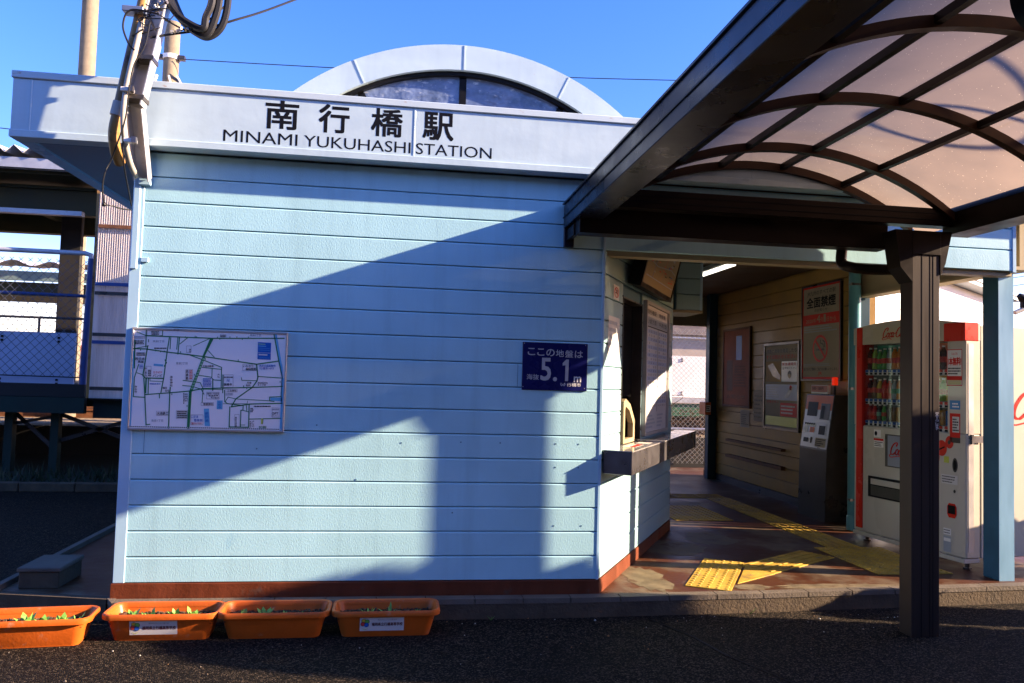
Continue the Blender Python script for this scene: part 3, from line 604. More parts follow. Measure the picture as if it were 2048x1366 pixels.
# things on the angled wall -------------------------------------------
def wl(s, off, z): return WA+TV*s+NV*off+Vector((0, 0, z))
ct = empty("service_counter", tuple(wl(1.3, .1, .74)), "grey steel edged counter shelf below the ticket window", "counter")
w = MB(); w.box(.02, 2.66, -.2, -.0095, .672, .818, STEEL, AM, bev=.003); w.build("counter_apron", ct)
w = MB(); w.box(.018, 2.662, -.202, -.009, .8185, .826, ORR, AM, bev=.002); w.build("counter_top", ct)
pr = Print(wl(.3, .03, .8262), TV, -NV, lift=.0006); pr.rect(.05, -.12, .30, -.02, PAPER); pr.rect(.06, -.11, .29, -.07, REDP, 2); pr.rect(.40, -.13, .55, -.03, PAPER); pr.mb.build("notice_sheet", ct)
def wprint(s, z, off=.002, lift=.0008): return Print(wl(s, off, z), TV, (0, 0, 1), lift=lift)
def nosmoke(pr, u, v, r, ry=None):
    ry = ry or r
    pr.ring(u, v, r, r*.17, REDP, 3, ry=ry); pr.rect(u-r*.55, v-ry*.16, u+r*.55, v, BLACK, 2)
    pr.line([(u+r*.05, v+ry*.62), (u+r*.05, v+ry*.4), (u+r*.4, v+ry*.3), (u+r*.45, v+ry*.08)], r*.08, BLACK, 2); pr.line([(u+r*.35, v+ry*.6), (u+r*.6, v+ry*.45), (u+r*.6, v+ry*.1)], r*.08, BLACK, 2)
    pr.line([(u-r*.66, v+ry*.66), (u+r*.66, v-ry*.66)], r*.17, REDP, 4)
pr = wprint(.215, 1.832); pr.rect(0, 0, .155, .10, WHT); nosmoke(pr, .0775, .05, .06, .036)
tag(pr.mb.build("no_smoking_sticker"), "small square no smoking sticker left of the ticket window", "sticker")
tt = empty("timetable_board", tuple(wl(1.63, .02, 1.4)), "tall silver framed timetable board right of the ticket window", "timetable")
w = MB(); w.box(1.17, 2.11, -.016, -.001, .862, 1.915, PAPER, AM); w.build("board", tt)
w = MB()
for a in ((1.16, 1.19, .85, 1.925), (2.09, 2.12, .85, 1.925), (1.19, 2.09, .85, .875), (1.19, 2.09, 1.895, 1.925)): w.box(a[0], a[1], -.035, -.0005, a[2], a[3], ALU, AM, bev=.003)
w.build("frame", tt)
pr = wprint(1.19, .875, .017); W_ = .9; H_ = 1.02
pr.rect(.0, .86, W_, .93, MGREY); pr.text("南行橋駅", .04, .95, .40, .99, BLACK, 2, .01); pr.text("時刻表", .52, .95, .80, .99, BLACK, 2, .01); pr.text("小倉方面", .05, .875, .40, .915, BLACK, 3); pr.text("中津方面", .52, .875, .85, .915, BLACK, 3)
LB = M("pale blue print", (.42, .47, .60), .5, var=0)
for i in range(20):
    z = .19+i*.032
    if i % 2: pr.rect(.02, z, .46, z+.032, LB); pr.rect(.50, z, .88, z+.032, LB)
    for a in (.04, .12, .2, .3, .38, .52, .6, .7, .78): 
        if random.random() < .85: pr.text(str(random.choice((5, 12, 18, 24, 37, 43, 58))), a, z+.007, a+.04, z+.024, BLACK, 2)
pr.line([(.48, .16), (.48, .85)], .012, BLACK, 2); pr.line([(.01, .85), (.89, .85)], .01, BLACK, 2)
pr.tlines(.03, .02, .42, .14, 4, MGREY); pr.tlines(.5, .02, .75, .14, 4, MGREY); pr.mb.build("timetable_print", tt)
pr = wprint(2.16, 1.46); pr.rect(0, 0, .22, .31, PAPER); pr.tlines(.02, .02, .2, .29, 7, MGREY, 2); tag(pr.mb.build("paper_notice"), "plain paper notice at the far end of the angled wall", "notice")
pr = wprint(.10, 1.40); pr.rect(0, 0, .30, .31, PAPER); pr.tlines(.02, .05, .28, .29, 5, MGREY, 2); tag(pr.mb.build("paper_notice"), "sunlit white notice pasted on the angled wall left of the ticket window", "notice")
# tilted route board
RB = empty("route_map_board", tuple(wl(1.15, .1, 2.2)), "dark framed route map board tilted forward high on the angled wall", "map")
sl = .24; e1 = wl(.58, .10, 1.965); up = (NV*sl+Vector((0, 0, 1))).normalized(); nn = TV.cross(up).normalized()
def rbm(u, v, n_): return e1+TV*u+up*v+nn*n_
w = MB()
def slabp(mb, u0, u1, v0, v1, n0, n1, m): mb.add([rbm(u, v, n_) for n_ in (n0, n1) for u, v in ((u0, v0), (u1, v0), (u1, v1), (u0, v1))], [(3, 2, 1, 0), (4, 5, 6, 7), (0, 1, 5, 4), (1, 2, 6, 5), (2, 3, 7, 6), (3, 0, 4, 7)], m)
slabp(w, 0, 1.18, 0, .60, -.09, -.005, BLACK); 
for a in ((0, .03, 0, .6), (1.15, 1.18, 0, .6), (.03, 1.15, 0, .035), (.03, 1.15, .565, .6)): slabp(w, *a, -.0045, .006, BRZ)
w.build("frame", RB)
w = MB(); slabp(w, .03, 1.15, .035, .565, -.0045, 0, CREAMP); w.build("board", RB)
pr = Print(rbm(0, 0, 0), TV, up, lift=.0008); random.seed(5)
for q, m_ in (([(.1, .22), (.4, .2), (.9, .24), (1.1, .22)], MGREY), ([(.15, .4), (.5, .3), (.8, .32), (1.1, .5)], REDP), ([(.3, .1), (.35, .3), (.6, .45), (.7, .55)], MDBLU), ([(.6, .12), (.7, .3), (.95, .42)], ORNG), ([(.1, .1), (1.1, .1)], LB)): pr.line(q, .008, m_, 2)
for _ in range(46): a, b = random.uniform(.08, 1.05), random.uniform(.12, .52); pr.tlines(a, b, a+.07, b+.02, 1, random.choice((BLACK, MGREY, ORNG, MDBLU, REDP)), 3, frac=(.9, 1))
pr.mb.build("route_print", RB)

# ================================================================== WAITING ROOM
def cwall(y, z, off=.004, lift=.001): return Print((6.15-off, y, z), (0, -1, 0), (0, 0, 1), lift=lift)   # u runs towards the camera
def framed(name, y1, y0, z0, z1, label, cat, frame=ALU, face=POSTW, fw_=.03):
    c = empty(name, (6.14, (y0+y1)/2, (z0+z1)/2), label, cat)
    w = MB(); w.box(6.128, 6.1495, y0, y1, z0, z1, face); w.build("sheet", c); w = MB()
    for a in ((y0, y1, z0, z0+fw_), (y0, y1, z1-fw_, z1), (y0, y0+fw_, z0+fw_, z1-fw_), (y1-fw_, y1, z0+fw_, z1-fw_)): w.box(6.118, 6.1492, a[0], a[1], a[2], a[3], frame, bev=.003)
    w.build("frame", c); return c
c = framed("smoking_ban_poster", 3.41, 2.60, 1.345, 2.42, "tall white poster with red edges and a big no smoking circle on the cream wall", "poster", STEELD, POSTW, .02)
pr = Print((6.1275, 3.39, 1.36), (0, -1, 0), (0, 0, 1), lift=.0008)
pr.rect(0, 0, .77, .03, REDP); pr.rect(0, 1.02, .77, 1.05, REDP); pr.rect(0, 0, .02, 1.05, REDP); pr.rect(.75, 0, .77, 1.05, REDP)
pr.text("JR九州のすべての駅", .10, .93, .68, .99, BLACK, 2); pr.text("全面禁煙", .09, .80, .68, .915, BLACK, 2, .03); pr.text("のお知らせ", .26, .75, .52, .785, BLACK, 2)
pr.rect(.02, .605, .75, .725, REDP, 2); pr.text("2020年", .08, .63, .30, .68, CREAMP, 3); pr.text("4", .31, .63, .38, .71, CREAMP, 3, .02); pr.text("月", .385, .63, .43, .68, CREAMP, 3); pr.text("1", .45, .63, .49, .71, CREAMP, 3, .02); pr.text("日から", .51, .63, .69, .68, CREAMP, 3)
pr.tlines(.04, .52, .73, .60, 3, MGREY, 2, .45); nosmoke(pr, .38, .34, .155, .15); pr.tlines(.04, .145, .72, .18, 2, MGREY, 2, .4); pr.text("皆さまのご理解とご協力をお願いいたします。", .04, .10, .73, .132, BLACK, 2, .01); pr.text("JR", .34, .045, .42, .085, REDP, 2, .02)
pr.mb.build("poster_print", c)
c = framed("safety_poster", 4.34, 3.45, .745, 1.81, "dark framed safety notice with pictures beside the ticket machine", "poster", STEELD, POSTW, .035)
pr = Print((6.1275, 4.30, .78), (0, -1, 0), (0, 0, 1), lift=.0008)
pr.text("線路に異常を発見したら", .03, .90, .78, .95, BLACK, 2, .02); pr.text("すぐお知らせください", .03, .83, .78, .88, REDP, 2, .02); pr.rect(.42, .55, .80, .80, WHT, 1); pr.box(.42, .55, .80, .80, .006, BLACK, 2); pr.text("緊急連絡先", .44, .745, .78, .78, REDP, 3, .01); pr.text("093-000-0647" if False else "☎連絡ください", .44, .70, .78, .73, BLACK, 3)
pr.rect(.02, .55, .41, .80, M("poster amber", (.40, .24, .06), .6, var=.2, vs=8, spec=.1), .5); pr.text("非常ボタン", .05, .29, .36, .32, REDP, 2, .01); pr.poly([(.06, .75), (.2, .78), (.4, .62), (.38, .57), (.2, .62)], STEELD, 1); pr.rect(.02, .33, .80, .52, LB, 1); pr.poly([(.5, .36), (.62, .48), (.74, .5), (.6, .36)], MGREY, 2); pr.disc(.65, .48, .03, REDP, 2); pr.rect(.02, .02, .80, .13, MYEL, 1); pr.rect(.4, .14, .8, .3, REDP, 1); pr.tlines(.42, .16, .78, .28, 3, PAPER, 2); pr.tlines(.04, .35, .36, .5, 5, MGREY, 2); pr.disc(.62, .64, .045, BLACK, 3); pr.disc(.62, .62, .03, CREAMP, 4)
pr.mb.build("poster_print", c)
c = framed("pink_poster", 5.60, 4.73, .975, 2.06, "faded pink poster next to the dark rear column", "poster", RUST, M("faded pink paper", (.36, .13, .075), .7, var=.3, vs=3, spec=.08), .03)
pr = Print((6.1275, 5.57, 1.0), (0, -1, 0), (0, 0, 1), lift=.0008); pr.rect(.40, .62, .58, .95, MDBLU, 1); pr.rect(.1, .2, .3, .62, RUST, 1); pr.text("お知らせ", .12, .09, .7, .15, BLACK, 2); pr.tlines(.35, .25, .75, .55, 8, RUST, 1); pr.mb.build("poster_print", c)
for y, z0, z1, lb in ((4.66, .82, 1.22, "white notice sheet between the pink poster and the safety poster"), (5.05, .72, .95, "small notice sheet below the pink poster")):
    pr = cwall(y, z0); pr.rect(0, 0, .28, z1-z0, POSTW); pr.tlines(.03, .03, .25, z1-z0-.05, 6, BLACK, 2, .4); tag(pr.mb.build("paper_notice"), lb, "notice")
w = MB(); w.box(5.93, 6.019, 5.75, 5.97, .84, 1.02, ORNG, bev=.005); bx = w.build("collection_box"); tag(bx, "orange ticket box mounted on the dark rear column", "box")
pr = Print((5.94, 5.749, .85), (1, 0, 0), (0, 0, 1)); pr.rect(.005, .03, .07, .13, WHT); pr.tlines(.01, .04, .065, .12, 3, BLACK, 2); pr.mb.build("box_label", bx)
# ticket machine
tm = empty("ticket_machine", (5.95, 2.75, z_fl), "grey ticket machine with an orange and white control panel against the cream wall", "ticket machine")
y0, y1 = 2.50, 3.04
w = MB(); prof = [(5.90, z_fl), (5.915, .62), (6.0, 1.20), (6.145, 1.20), (6.145, z_fl)]
w.add([(x, y, z) for y in (y0, y1) for x, z in prof], [(0, 1, 2, 3, 4), (9, 8, 7, 6, 5)]+[(i, i+5, (i+1) % 5+5, (i+1) % 5) for i in range(5)], STEELD); w.build("cabinet", tm)
U = Vector((0, -1, 0)); V = Vector((.085, 0, .58)).normalized(); pr = Print((5.915, y1, .62), U, V, lift=.0012); L = .586; Wd = .54
pr.rect(.01, .02, Wd-.01, L-.01, ALU, 1); pr.rect(.01, L*.72, Wd-.01, L-.01, ORNG, 2); pr.rect(.06, L*.60, .26, L*.86, BLACK, 3); pr.rect(.32, L*.55, .50, L*.84, MC["dark steel"], 3)
pr.rect(.34, L*.57, .40, L*.8, BLACK, 4); pr.rect(.04, L*.42, .26, L*.455, WHT, 3)
for i in range(5): pr.rect(.05+i*.042, L*.44, .08+i*.042, L*.475, BLACK, 4)
pr.rect(.04, L*.3, .12, L*.4, WHT, 3); pr.rect(.16, L*.3, .25, L*.4, ORNG, 3); pr.rect(.34, L*.28, .46, L*.44, BLACK, 4); pr.rect(.32, L*.26, .48, L*.47, ALU, 3); pr.rect(.06, L*.12, .16, L*.2, BLACK, 4); pr.rect(.2, L*.11, .23, L*.22, BLACK, 4); pr.rect(.3, L*.06, .5, L*.22, CREAMP, 3); pr.tlines(.31, L*.07, .49, L*.21, 4, BLACK, 4)
pr.mb.build("control_panel", tm)
w = MB(); w.box(6.02, 6.05, 2.66, 3.0, 1.206, 1.30, WHT, bev=.004); w.box(6.05, 6.09, 2.75, 2.85, 1.2, 1.24, STEELD); fs_ = w.build("fare_sign"); tag(fs_, "small white reading board with red figures on top of the ticket machine", "sign")
pr = Print((6.019, 3.0, 1.206), (0, -1, 0), (0, 0, 1)); pr.rect(.01, .02, .33, .088, M("pale red print", (.5, .2, .15), .5, var=0)); pr.text("5000・1000円", .03, .04, .25, .075, BLACK, 2, .01); pr.mb.build("sign_print", fs_)
w = MB(); w.tube([(6.06, 2.60, 1.30), (6.06, 2.60, 1.315), (6.06, 2.60, 1.375), (6.06, 2.60, 1.385)], [.03, .03, .03, .018], M("red lamp dome", (.6, .02, .01), .2, var=0, emit=(1, .03, .005), es=.12), 14)
w.tube([(6.06, 2.60, 1.2), (6.06, 2.60, 1.30)], .012, STEELD); tag(w.build("warning_lamp", smooth=True), "small glowing red warning lamp above the ticket machine", "lamp")
# ceiling lamp
cl = empty("ceiling_light", (4.97, 3.2, 2.55), "white fluorescent batten fixed under the waiting room ceiling", "ceiling light")
w = MB(); w.box(4.93, 5.03, 2.65, 3.85, 2.545, 2.599, WHT, bev=.006); w.build("housing", cl)
w = MB(); w.tube([(4.98, 2.68, 2.525), (4.98, 3.82, 2.525)], .016, M("lit tube", (.9, .9, .85), .3, var=0, emit=(1, .95, .82), es=.9), 10); w.build("tube", cl, True)
# wall rail
w = MB(); w.box(6.09, 6.149, 3.8, 5.4, .28, .32, RUST); w.box(6.09, 6.149, 3.8, 5.4, .50, .53, RUST); tag(w.build("leaning_rail"), "rusty double rail fixed low on the cream wall", "rail")
# downpipe
dp = empty("downpipe", (5.93, 2.04, z_fl), "teal rain pipe running up beside the vending machine", "pipe")
w = MB(); w.tube([(5.935, 2.05, z_fl+.02), (5.935, 2.05, 2.62)], .056, TEAL, 16); w.tube([(5.935, 2.05, z_fl+.01), (5.935, 2.05, .05), (5.935, 2.05, .06)], [.064, .064, .057], TEAL, 16); w.build("pipe", dp, True)
for z in (.21, 1.27, 2.28):
    w = MB(); w.tube([(5.935, 2.05, z-.01), (5.935, 2.05, z+.01)], .059, STEEL, 16); w.box(5.86, 5.885, 1.985, 2.0, z-.012, z+.012, STEEL); w.build("clamp", dp)

# ================================================================== VENDING MACHINE
vm = empty("vending_machine", (5.85, .45, z_fl), "white and red soft drink vending machine standing behind the canopy post", "vending machine")
X, Ya, Yb = 5.85, .45, 1.94
w = MB(); w.box(X+.14, X+.90, Ya, Yb, 0, 1.765, WHTM, bev=.008); w.build("cabinet", vm)
w = MB()      # door: frame pieces around the display opening
zg0, zg1 = .933, 1.645; yg0, yg1 = Ya+.215, Ya+1.39
w.box(X, X+.139, Ya, Yb, .0, zg0, WHTM, bev=.01); w.box(X, X+.139, Ya, yg0, zg0, 1.644, WHTM, bev=.004); w.box(X, X+.139, yg1, Yb, zg0, 1.644, WHTM, bev=.004)
w.build("door", vm)
w = MB()   # arched header
n = 16; tops = [(Ya+(Yb-Ya)*i/n, 1.775+.055*math.sin(math.pi*i/n)+.02*i/n) for i in range(n+1)]
poly = [(Ya, 1.646)]+[(y, z) for y, z in tops]+[(Yb, 1.646)]; k = len(poly)
w.add([(x, y, z) for x in (X-.012, X+.139) for y, z in poly], [list(range(k)), list(range(k, 2*k))[::-1]]+[(i, (i+1) % k, k+(i+1) % k, k+i) for i in range(k)], WHTM); w.build("header", vm)
w = MB(); w.box(X-.02, X+.12, Ya-.006, Ya+.24, 1.64, 1.782, RED, bev=.006); w.build("red_trim", vm); w = MB(); w.box(X-.016, X+.15, Ya+1.35, Ya+1.44, .03, 1.80, RED, bev=.004); w.build("red_trim", vm)
w = MB(); w.box(X+.02, X+.07, Ya-.004, Ya+.0, .05, 1.62, ALU); w.box(X+.04, X+.06, Ya-.02, Ya-.004, .86, .93, STEEL); w.box(X+.06, X+.15, Ya-.018, Ya-.014, .87, .92, STEEL); w.build("hinge", vm)
w = MB(); w.box(X-.01, X+.14, Ya+.01, Yb, -.035, -.002, WHTM, bev=.004); w.build("kick_plate", vm)
for y in (Ya+.08, Yb-.1):
    w = MB(); w.tube([(X+.08, y, z_fl), (X+.08, y, -.03)], .02, STEELD, 8); w.tube([(X+.08, y, z_fl+.002), (X+.08, y, z_fl+.014)], .035, STEELD, 10); w.build("foot", vm)
    w = MB(); w.tube([(X+.8, y, z_fl), (X+.8, y, 0)], .02, STEELD, 8); w.build("foot", vm)
w = MB(); w.box(X+.11, X+.139, yg0, yg1, zg0, 1.645, M("display back panel", (.12, .14, .13), .6, var=.2)); 
w.box(X+.109, X+.11, yg0, yg0+.26, 1.44, 1.64, ORNG); w.box(X+.109, X+.11, yg0, yg0+.26, 1.18, 1.38, M("amber panel", (.55, .25, .03), .5, var=.2)); w.box(X+.108, X+.1095, yg0+.55, yg1-.1, 1.46, 1.64, M("green panel", (.05, .28, .20), .5, var=.4, vs=9)); bkp = w.build("display_back", vm)
shelf_z = (.985, 1.175, 1.43)
w = MB(); 
for i, z in enumerate(shelf_z):
    w.box(X+.025, X+.108, yg0+.005, yg1-.005, z-.052, z-.008, WHT, bev=.002)
    w.box(X+.035, X+.108, yg0+.005, yg1-.005, z-.008, z-.002, STEEL)
    ny = 17
    for j in range(ny):
        y = yg1-.06-j*(yg1-yg0-.1)/(ny-1)*1.0; tm_ = RED if j > 13 else M("blue price tag", (.03, .10, .38), .4, var=0)
        w.box(X+.020, X+.0249, y-.02, y+.02, z-.028, z-.006, tm_); w.box(X+.018, X+.0249, y-.017, y+.017, z-.049, z-.031, BLACK, bev=.002)
w.build("button_shelf", vm)
# drinks
DC = {"cola": (.10, .01, .005), "red": (.50, .02, .01), "green": (.08, .32, .06), "lime": (.25, .40, .05), "orange": (.60, .20, .02), "blue": (.02, .10, .35), "tea": (.16, .07, .02), "clear": (.35, .42, .42), "yellow": (.55, .42, .05), "brown": (.05, .025, .015), "gold": (.40, .20, .04)}
def lathe(mb, cx, cy, prof, m, n=10, ky=1.24):
    vs = [(cx+r_*math.cos(2*math.pi*k/n), cy+ky*r_*math.sin(2*math.pi*k/n), z) for r_, z in prof for k in range(n)]
    fs = [(i*n+k, i*n+(k+1) % n, (i+1)*n+(k+1) % n, (i+1)*n+k) for i in range(len(prof)-1) for k in range(n)]+[list(range(n))[::-1], [(len(prof)-1)*n+k for k in range(n)]]
    mb.add(vs, fs, m)
names = ["red cola bottle", "green tea bottle", "clear water bottle", "orange juice bottle"]
rows = {0: ["red", "red", "brown", "green", "brown", "tea", "gold", "cola", "blue", "red", "gold", "green", "tea", "brown", "gold", "blue"], 1: ["cola", "tea", "yellow", "red", "red", "clear", "orange", "green", "tea", "cola", "orange", "yellow", "blue", "green", "lime", "yellow"], 2: ["cola", "lime", "green", "green", "clear", "orange", "orange", "tea", "green", "clear", "blue", "cola", "tea", "brown", "brown", "brown"]}
for i, z in enumerate(shelf_z):
    nb = 16
    for j in range(nb):
        y = yg1-.055-j*(yg1-yg0-.11)/(nb-1); cn = rows[i][j]; cm = M("drink "+cn, DC[cn], .22, var=.15, vs=40, coat=.3); x = X+.068
        w = MB(); can = (i == 0 and j > 3)
        hh = random.uniform(.108, .122) if can else (random.uniform(.165, .185) if i == 1 else random.uniform(.17, .20))
        if i == 0 and not can: hh = .135
        if can: lathe(w, x, y, [(.026, z), (.029, z+.006), (.029, z+hh-.012), (.024, z+hh)], cm)
        else:
            lathe(w, x, y, [(.024, z), (.028, z+.01), (.026, z+hh*.3), (.028, z+hh*.55), (.024, z+hh*.72), (.011, z+hh*.88), (.011, z+hh*.94)], cm)
            lathe(w, x, y, [(.0285, z+hh*.28), (.0285, z+hh*.52)], M("bottle label "+random.choice("abc"), random.choice([(.6, .6, .55), (.5, .04, .02), (.1, .3, .15)]), .4, var=.4, vs=60)); lathe(w, x, y, [(.0125, z+hh*.93), (.0125, z+hh)], WHT)
        w.build("drink_can" if can else "drink_bottle", vm, True)
w = MB(); w.box(X+.004, X+.008, yg0, yg1, zg0, 1.64, CLEAR); w.build("display_glass", vm)
FR = Print((X-.0005, Yb, 0), (0, -1, 0), (0, 0, 1), lift=.0012)     # u towards the camera side
fx = lambda y: Yb-(y-.035)
w = MB(); w.box(X-.0135, X-.0122, 1.02, 1.64, 1.668, 1.782, M("header panel", (.50, .45, .33), .4, var=0)); w.build("logo_panel", vm)
hp_ = Print((X-.0136, 1.53, 1.70), (0, -1, 0), (0, 0, 1), lift=.001); script_logo(hp_, .03, .0, .068, REDP, 2); hp_.mb.build("header_logo", vm)
w = MB(); w.box(X-.004, X+.0, 1.04, 1.47, .60, .875, STEELD, bev=.001); w.box(X-.006, X-.0042, 1.06, 1.43, .61, .865, M("screen", (.28, .30, .36), .2, var=0)); w.build("screen_panel", vm)
q = Print((X-.0062, 1.43, .63), (0, -1, 0), (0, 0, 1), lift=.001); script_logo(q, .03, .08, .085, REDP, 1, 4); q.mb.build("screen_logo", vm)
w = MB(); w.box(X-.012, X+.0, .95, 1.71, .32, .50, BLACK, bev=.004); w.box(X-.02, X-.0122, 1.0, 1.66, .43, .48, WHTM, bev=.003); w.box(X-.016, X-.0122, .98, 1.66, .335, .42, STEELD); w.build("delivery_flap", vm)
pr = FR
# right control column (camera side)
cy = .55
pr.rect(fx(.70), 1.30, fx(.53), 1.575, WHT); pr.box(fx(.70), 1.30, fx(.53), 1.575, .006, REDP, 2); pr.text("1本無料!", fx(.69), 1.455, fx(.54), 1.515, REDP, 2, .03); pr.text("Coke ON", fx(.65), 1.535, fx(.58), 1.553, REDP, 2); pr.rect(fx(.69), 1.305, fx(.54), 1.34, M("label cream", (.6, .55, .3), .5, var=0), 2)
pr.rect(fx(.70), 1.34, fx(.53), 1.372, REDP, 2); pr.tlines(fx(.69), 1.38, fx(.54), 1.44, 3, BLACK, 2)
pr.rect(fx(.67), 1.115, fx(.55), 1.185, M("label blue", (.05, .22, .5), .4, var=0)); pr.tlines(fx(.64), 1.125, fx(.56), 1.17, 2, WHT, 2)
pr.rect(fx(.67), .90, fx(.55), 1.085, REDP); pr.rect(fx(.64), .94, fx(.56), 1.06, PAPER, 2); pr.tlines(fx(.635), .945, fx(.565), 1.05, 5, BLACK, 3); pr.rect(fx(.67), .86, fx(.55), .90, MC["dark steel"], 1)
pr.disc(fx(.885), .737, .095, RED, 1); pr.disc(fx(.765), .81, .062, RED, 2); pr.disc(fx(.675), .86, .048, RED, 1); pr.rect(fx(.91), .70, fx(.85), .75, STEELD, 3); pr.line([(fx(.81), .79), (fx(.73), .82)], .012, BLACK, 4); pr.disc(fx(.675), .86, .017, STEELD, 4)
pr.rect(fx(.93), .82, fx(.83), .87, BLACK, 1); pr.rect(fx(.74), .70, fx(.68), .75, MYEL, 1); pr.disc(fx(.61), .69, .03, STEELD, 2, .055); pr.disc(fx(.61), .69, .017, BLACK, 3, .04)
pr.rect(fx(.77), .54, fx(.58), .61, PAPER); pr.tlines(fx(.76), .545, fx(.59), .605, 3, BLACK, 2, .35); pr.disc(fx(.615), .49, .013, STEELD, 2)
pr.poly([(fx(.70)+a, b) for a, b in ((0, .31), (.02, .285), (.09, .285), (.11, .31), (.11, .37), (.09, .395), (.02, .395), (0, .37))], RED, 2); pr.rect(fx(.69), .315, fx(.605), .38, BLACK, 3)
pr.rect(fx(.745), .15, fx(.655), .20, WHT, 1); pr.tlines(fx(.74), .155, fx(.66), .195, 2, BLACK, 2, .3); pr.rect(fx(.745), .02, fx(.655), .14, MGREY, 1); pr.rect(fx(.74), .10, fx(.66), .125, WHT, 2)
pr.rect(fx(1.67), .84, fx(1.57), .905, WHT, 1); pr.disc(fx(1.64), .872, .02, BLACK, 2); pr.rect(fx(1.67), .755, fx(1.53), .83, WHT, 1); pr.rect(fx(1.67), .812, fx(1.53), .83, REDP, 2); pr.tlines(fx(1.66), .76, fx(1.54), .805, 3, BLACK, 2)
for i in range(9): pr.rect(fx(.62)+.0, .03+.01*i, fx(.62)+.001, .031+.01*i, MGREY, 1)
pr.mb.build("door_print", vm)
q = Print((X+.14, Ya-.0008, 0), (1, 0, 0), (0, 0, 1), lift=.001); script_logo(q, .30, 1.06, .175, REDP, 1, 4)
q.rect(.05, 1.725, .14, 1.74, MGREY, 1); q.mb.build("side_logo", vm)

vm.rotation_euler = (0, 0, R(8.6)); vm.scale = (1, .806, 1.012); vm.location = (5.885, .49, z_fl)
# ================================================================== CANOPY
cn = empty("entrance_canopy", (4.78, -.49, z_road), "dark bronze canopy with a curved smoky plastic roof over the station entrance", "canopy")
YF = -4.0
w = MB(); w.box(2.61, 2.785, YF, -.02, 2.25, 2.40, GUT, bev=.003); w.box(2.604, 2.6095, YF, -.02, 2.315, 2.322, BLACK); w.box(2.60, 2.79, YF, -.02, 2.402, 2.412, GUT); w.build("side_beam", cn)
w = MB(); w.box(4.98, 5.155, YF, -.44, 2.25, 2.40, BRZ, bev=.003); w.box(4.975, 5.16, YF, -.44, 2.402, 2.412, BRZ); w.build("side_beam", cn)
w = MB(); w.box(2.786, 4.979, -.53, -.44, 2.295, 2.405, BRZP if False else BRZ, bev=.003)
w.box(2.786, 4.979, -.534, -.5305, 2.33, 2.334, BLACK); w.box(2.786, 4.979, -.534, -.5305, 2.37, 2.374, BLACK); w.build("cross_beam", cn)
w = MB(); w.box(2.64, 4.66, -.36, -.24, 2.165, 2.335, BRZ, bev=.003); w.build("cross_beam", cn)
w = MB(); w.box(2.63, 2.66, -.24, -.03, 2.17, 2.24, BRZ, bev=.002); w.box(2.615, 2.68, -.03, -.001, 2.13, 2.36, GUT, bev=.002); w.build("wall_bracket", cn)
w = MB(); w.box(4.68, 4.865, -.57, -.452, z_road, 2.249, BRZP, bev=.004)
for x in (4.745, 4.80, 4.82): w.box(x-.0015, x+.0015, -.5715, -.5699, z_road, 2.2, BLACK)
w.build("post", cn)
for sgn, xs_ in ((-1, ((4.679, 1.93), (4.60, 2.02), (4.565, 2.249))), (1, ((4.866, 1.98), (4.90, 2.05), (4.945, 2.249)))):
    w = MB(); pf = [(xs_[0][0], xs_[0][1]), (xs_[1][0], xs_[1][1]), (xs_[2][0], xs_[2][1]), (xs_[0][0], 2.249)]
    w.add([(x, y, z) for y in (-.575, -.445) for x, z in pf], [(0, 1, 2, 3), (7, 6, 5, 4), (0, 4, 5, 1), (1, 5, 6, 2), (2, 6, 7, 3), (3, 7, 4, 0)], BRZ); w.build("knee_brace", cn)
w = MB(); w.tube(catmull([(4.75, -.42, 2.03), (4.60, -.30, 2.04), (4.50, -.22, 2.06), (4.47, -.15, 2.10), (4.47, -.15, 2.2)], 5), .035, BRZ, 12); w.build("drain_pipe", cn, True)
w = MB(); w.box(4.676, 4.869, -.577, -.447, 2.10, 2.2485, BRZ, bev=.003); w.build("post_head", cn)
RV, ZA, XC = 1.85, 2.745, 3.88
def vz(x, r=RV): return ZA-RV+math.sqrt(r*r-(x-XC)**2)
for y in (-.13, -.535, -1.36, -2.19, -3.02, -3.85):
    w = MB(); n = 26; xs = [2.787+(4.978-2.787)*i/n for i in range(n+1)]
    for a, b in zip(xs, xs[1:]):
        w.add([(x, yy, zz) for x in (a, b) for yy, zz in ((y-.022, vz(x)-.055), (y+.022, vz(x)-.055), (y+.022, vz(x)-.004), (y-.022, vz(x)-.004))], [(0, 4, 5, 1), (1, 5, 6, 2), (2, 6, 7, 3), (3, 7, 4, 0)]+([(0, 1, 2, 3)] if a == xs[0] else [])+([(4, 7, 6, 5)] if b == xs[-1] else []), M("arch rib bronze", (.045, .019, .008), .45, metal=.3, var=.35, vs=9))
    w.build("arch_rib", cn)
for x in (3.19, 3.62, 4.045, 4.475):
    w = MB(); w.box(x-.017, x+.017, YF+.1, -.10, vz(x)-.042, vz(x)-.006, BRZ); w.build("purlin", cn)
ys = (-.1195, -.535, -1.36, -2.19, -3.02, -3.9)
for a, b in zip(ys, ys[1:]):
    w = MB(); n = 30; xs = [2.70+(5.06-2.70)*i/n for i in range(n+1)]; vs = [(x, yy, vz(x)) for x in xs for yy in (a, b)]
    w.add(vs, [(2*i, 2*i+1, 2*i+3, 2*i+2) for i in range(n)], POLY); w.build("roof_panel", cn, True)
pr = Print((4.845, -.572, 1.03), (1, 0, 0), (0, 0, 1), lift=.0006)
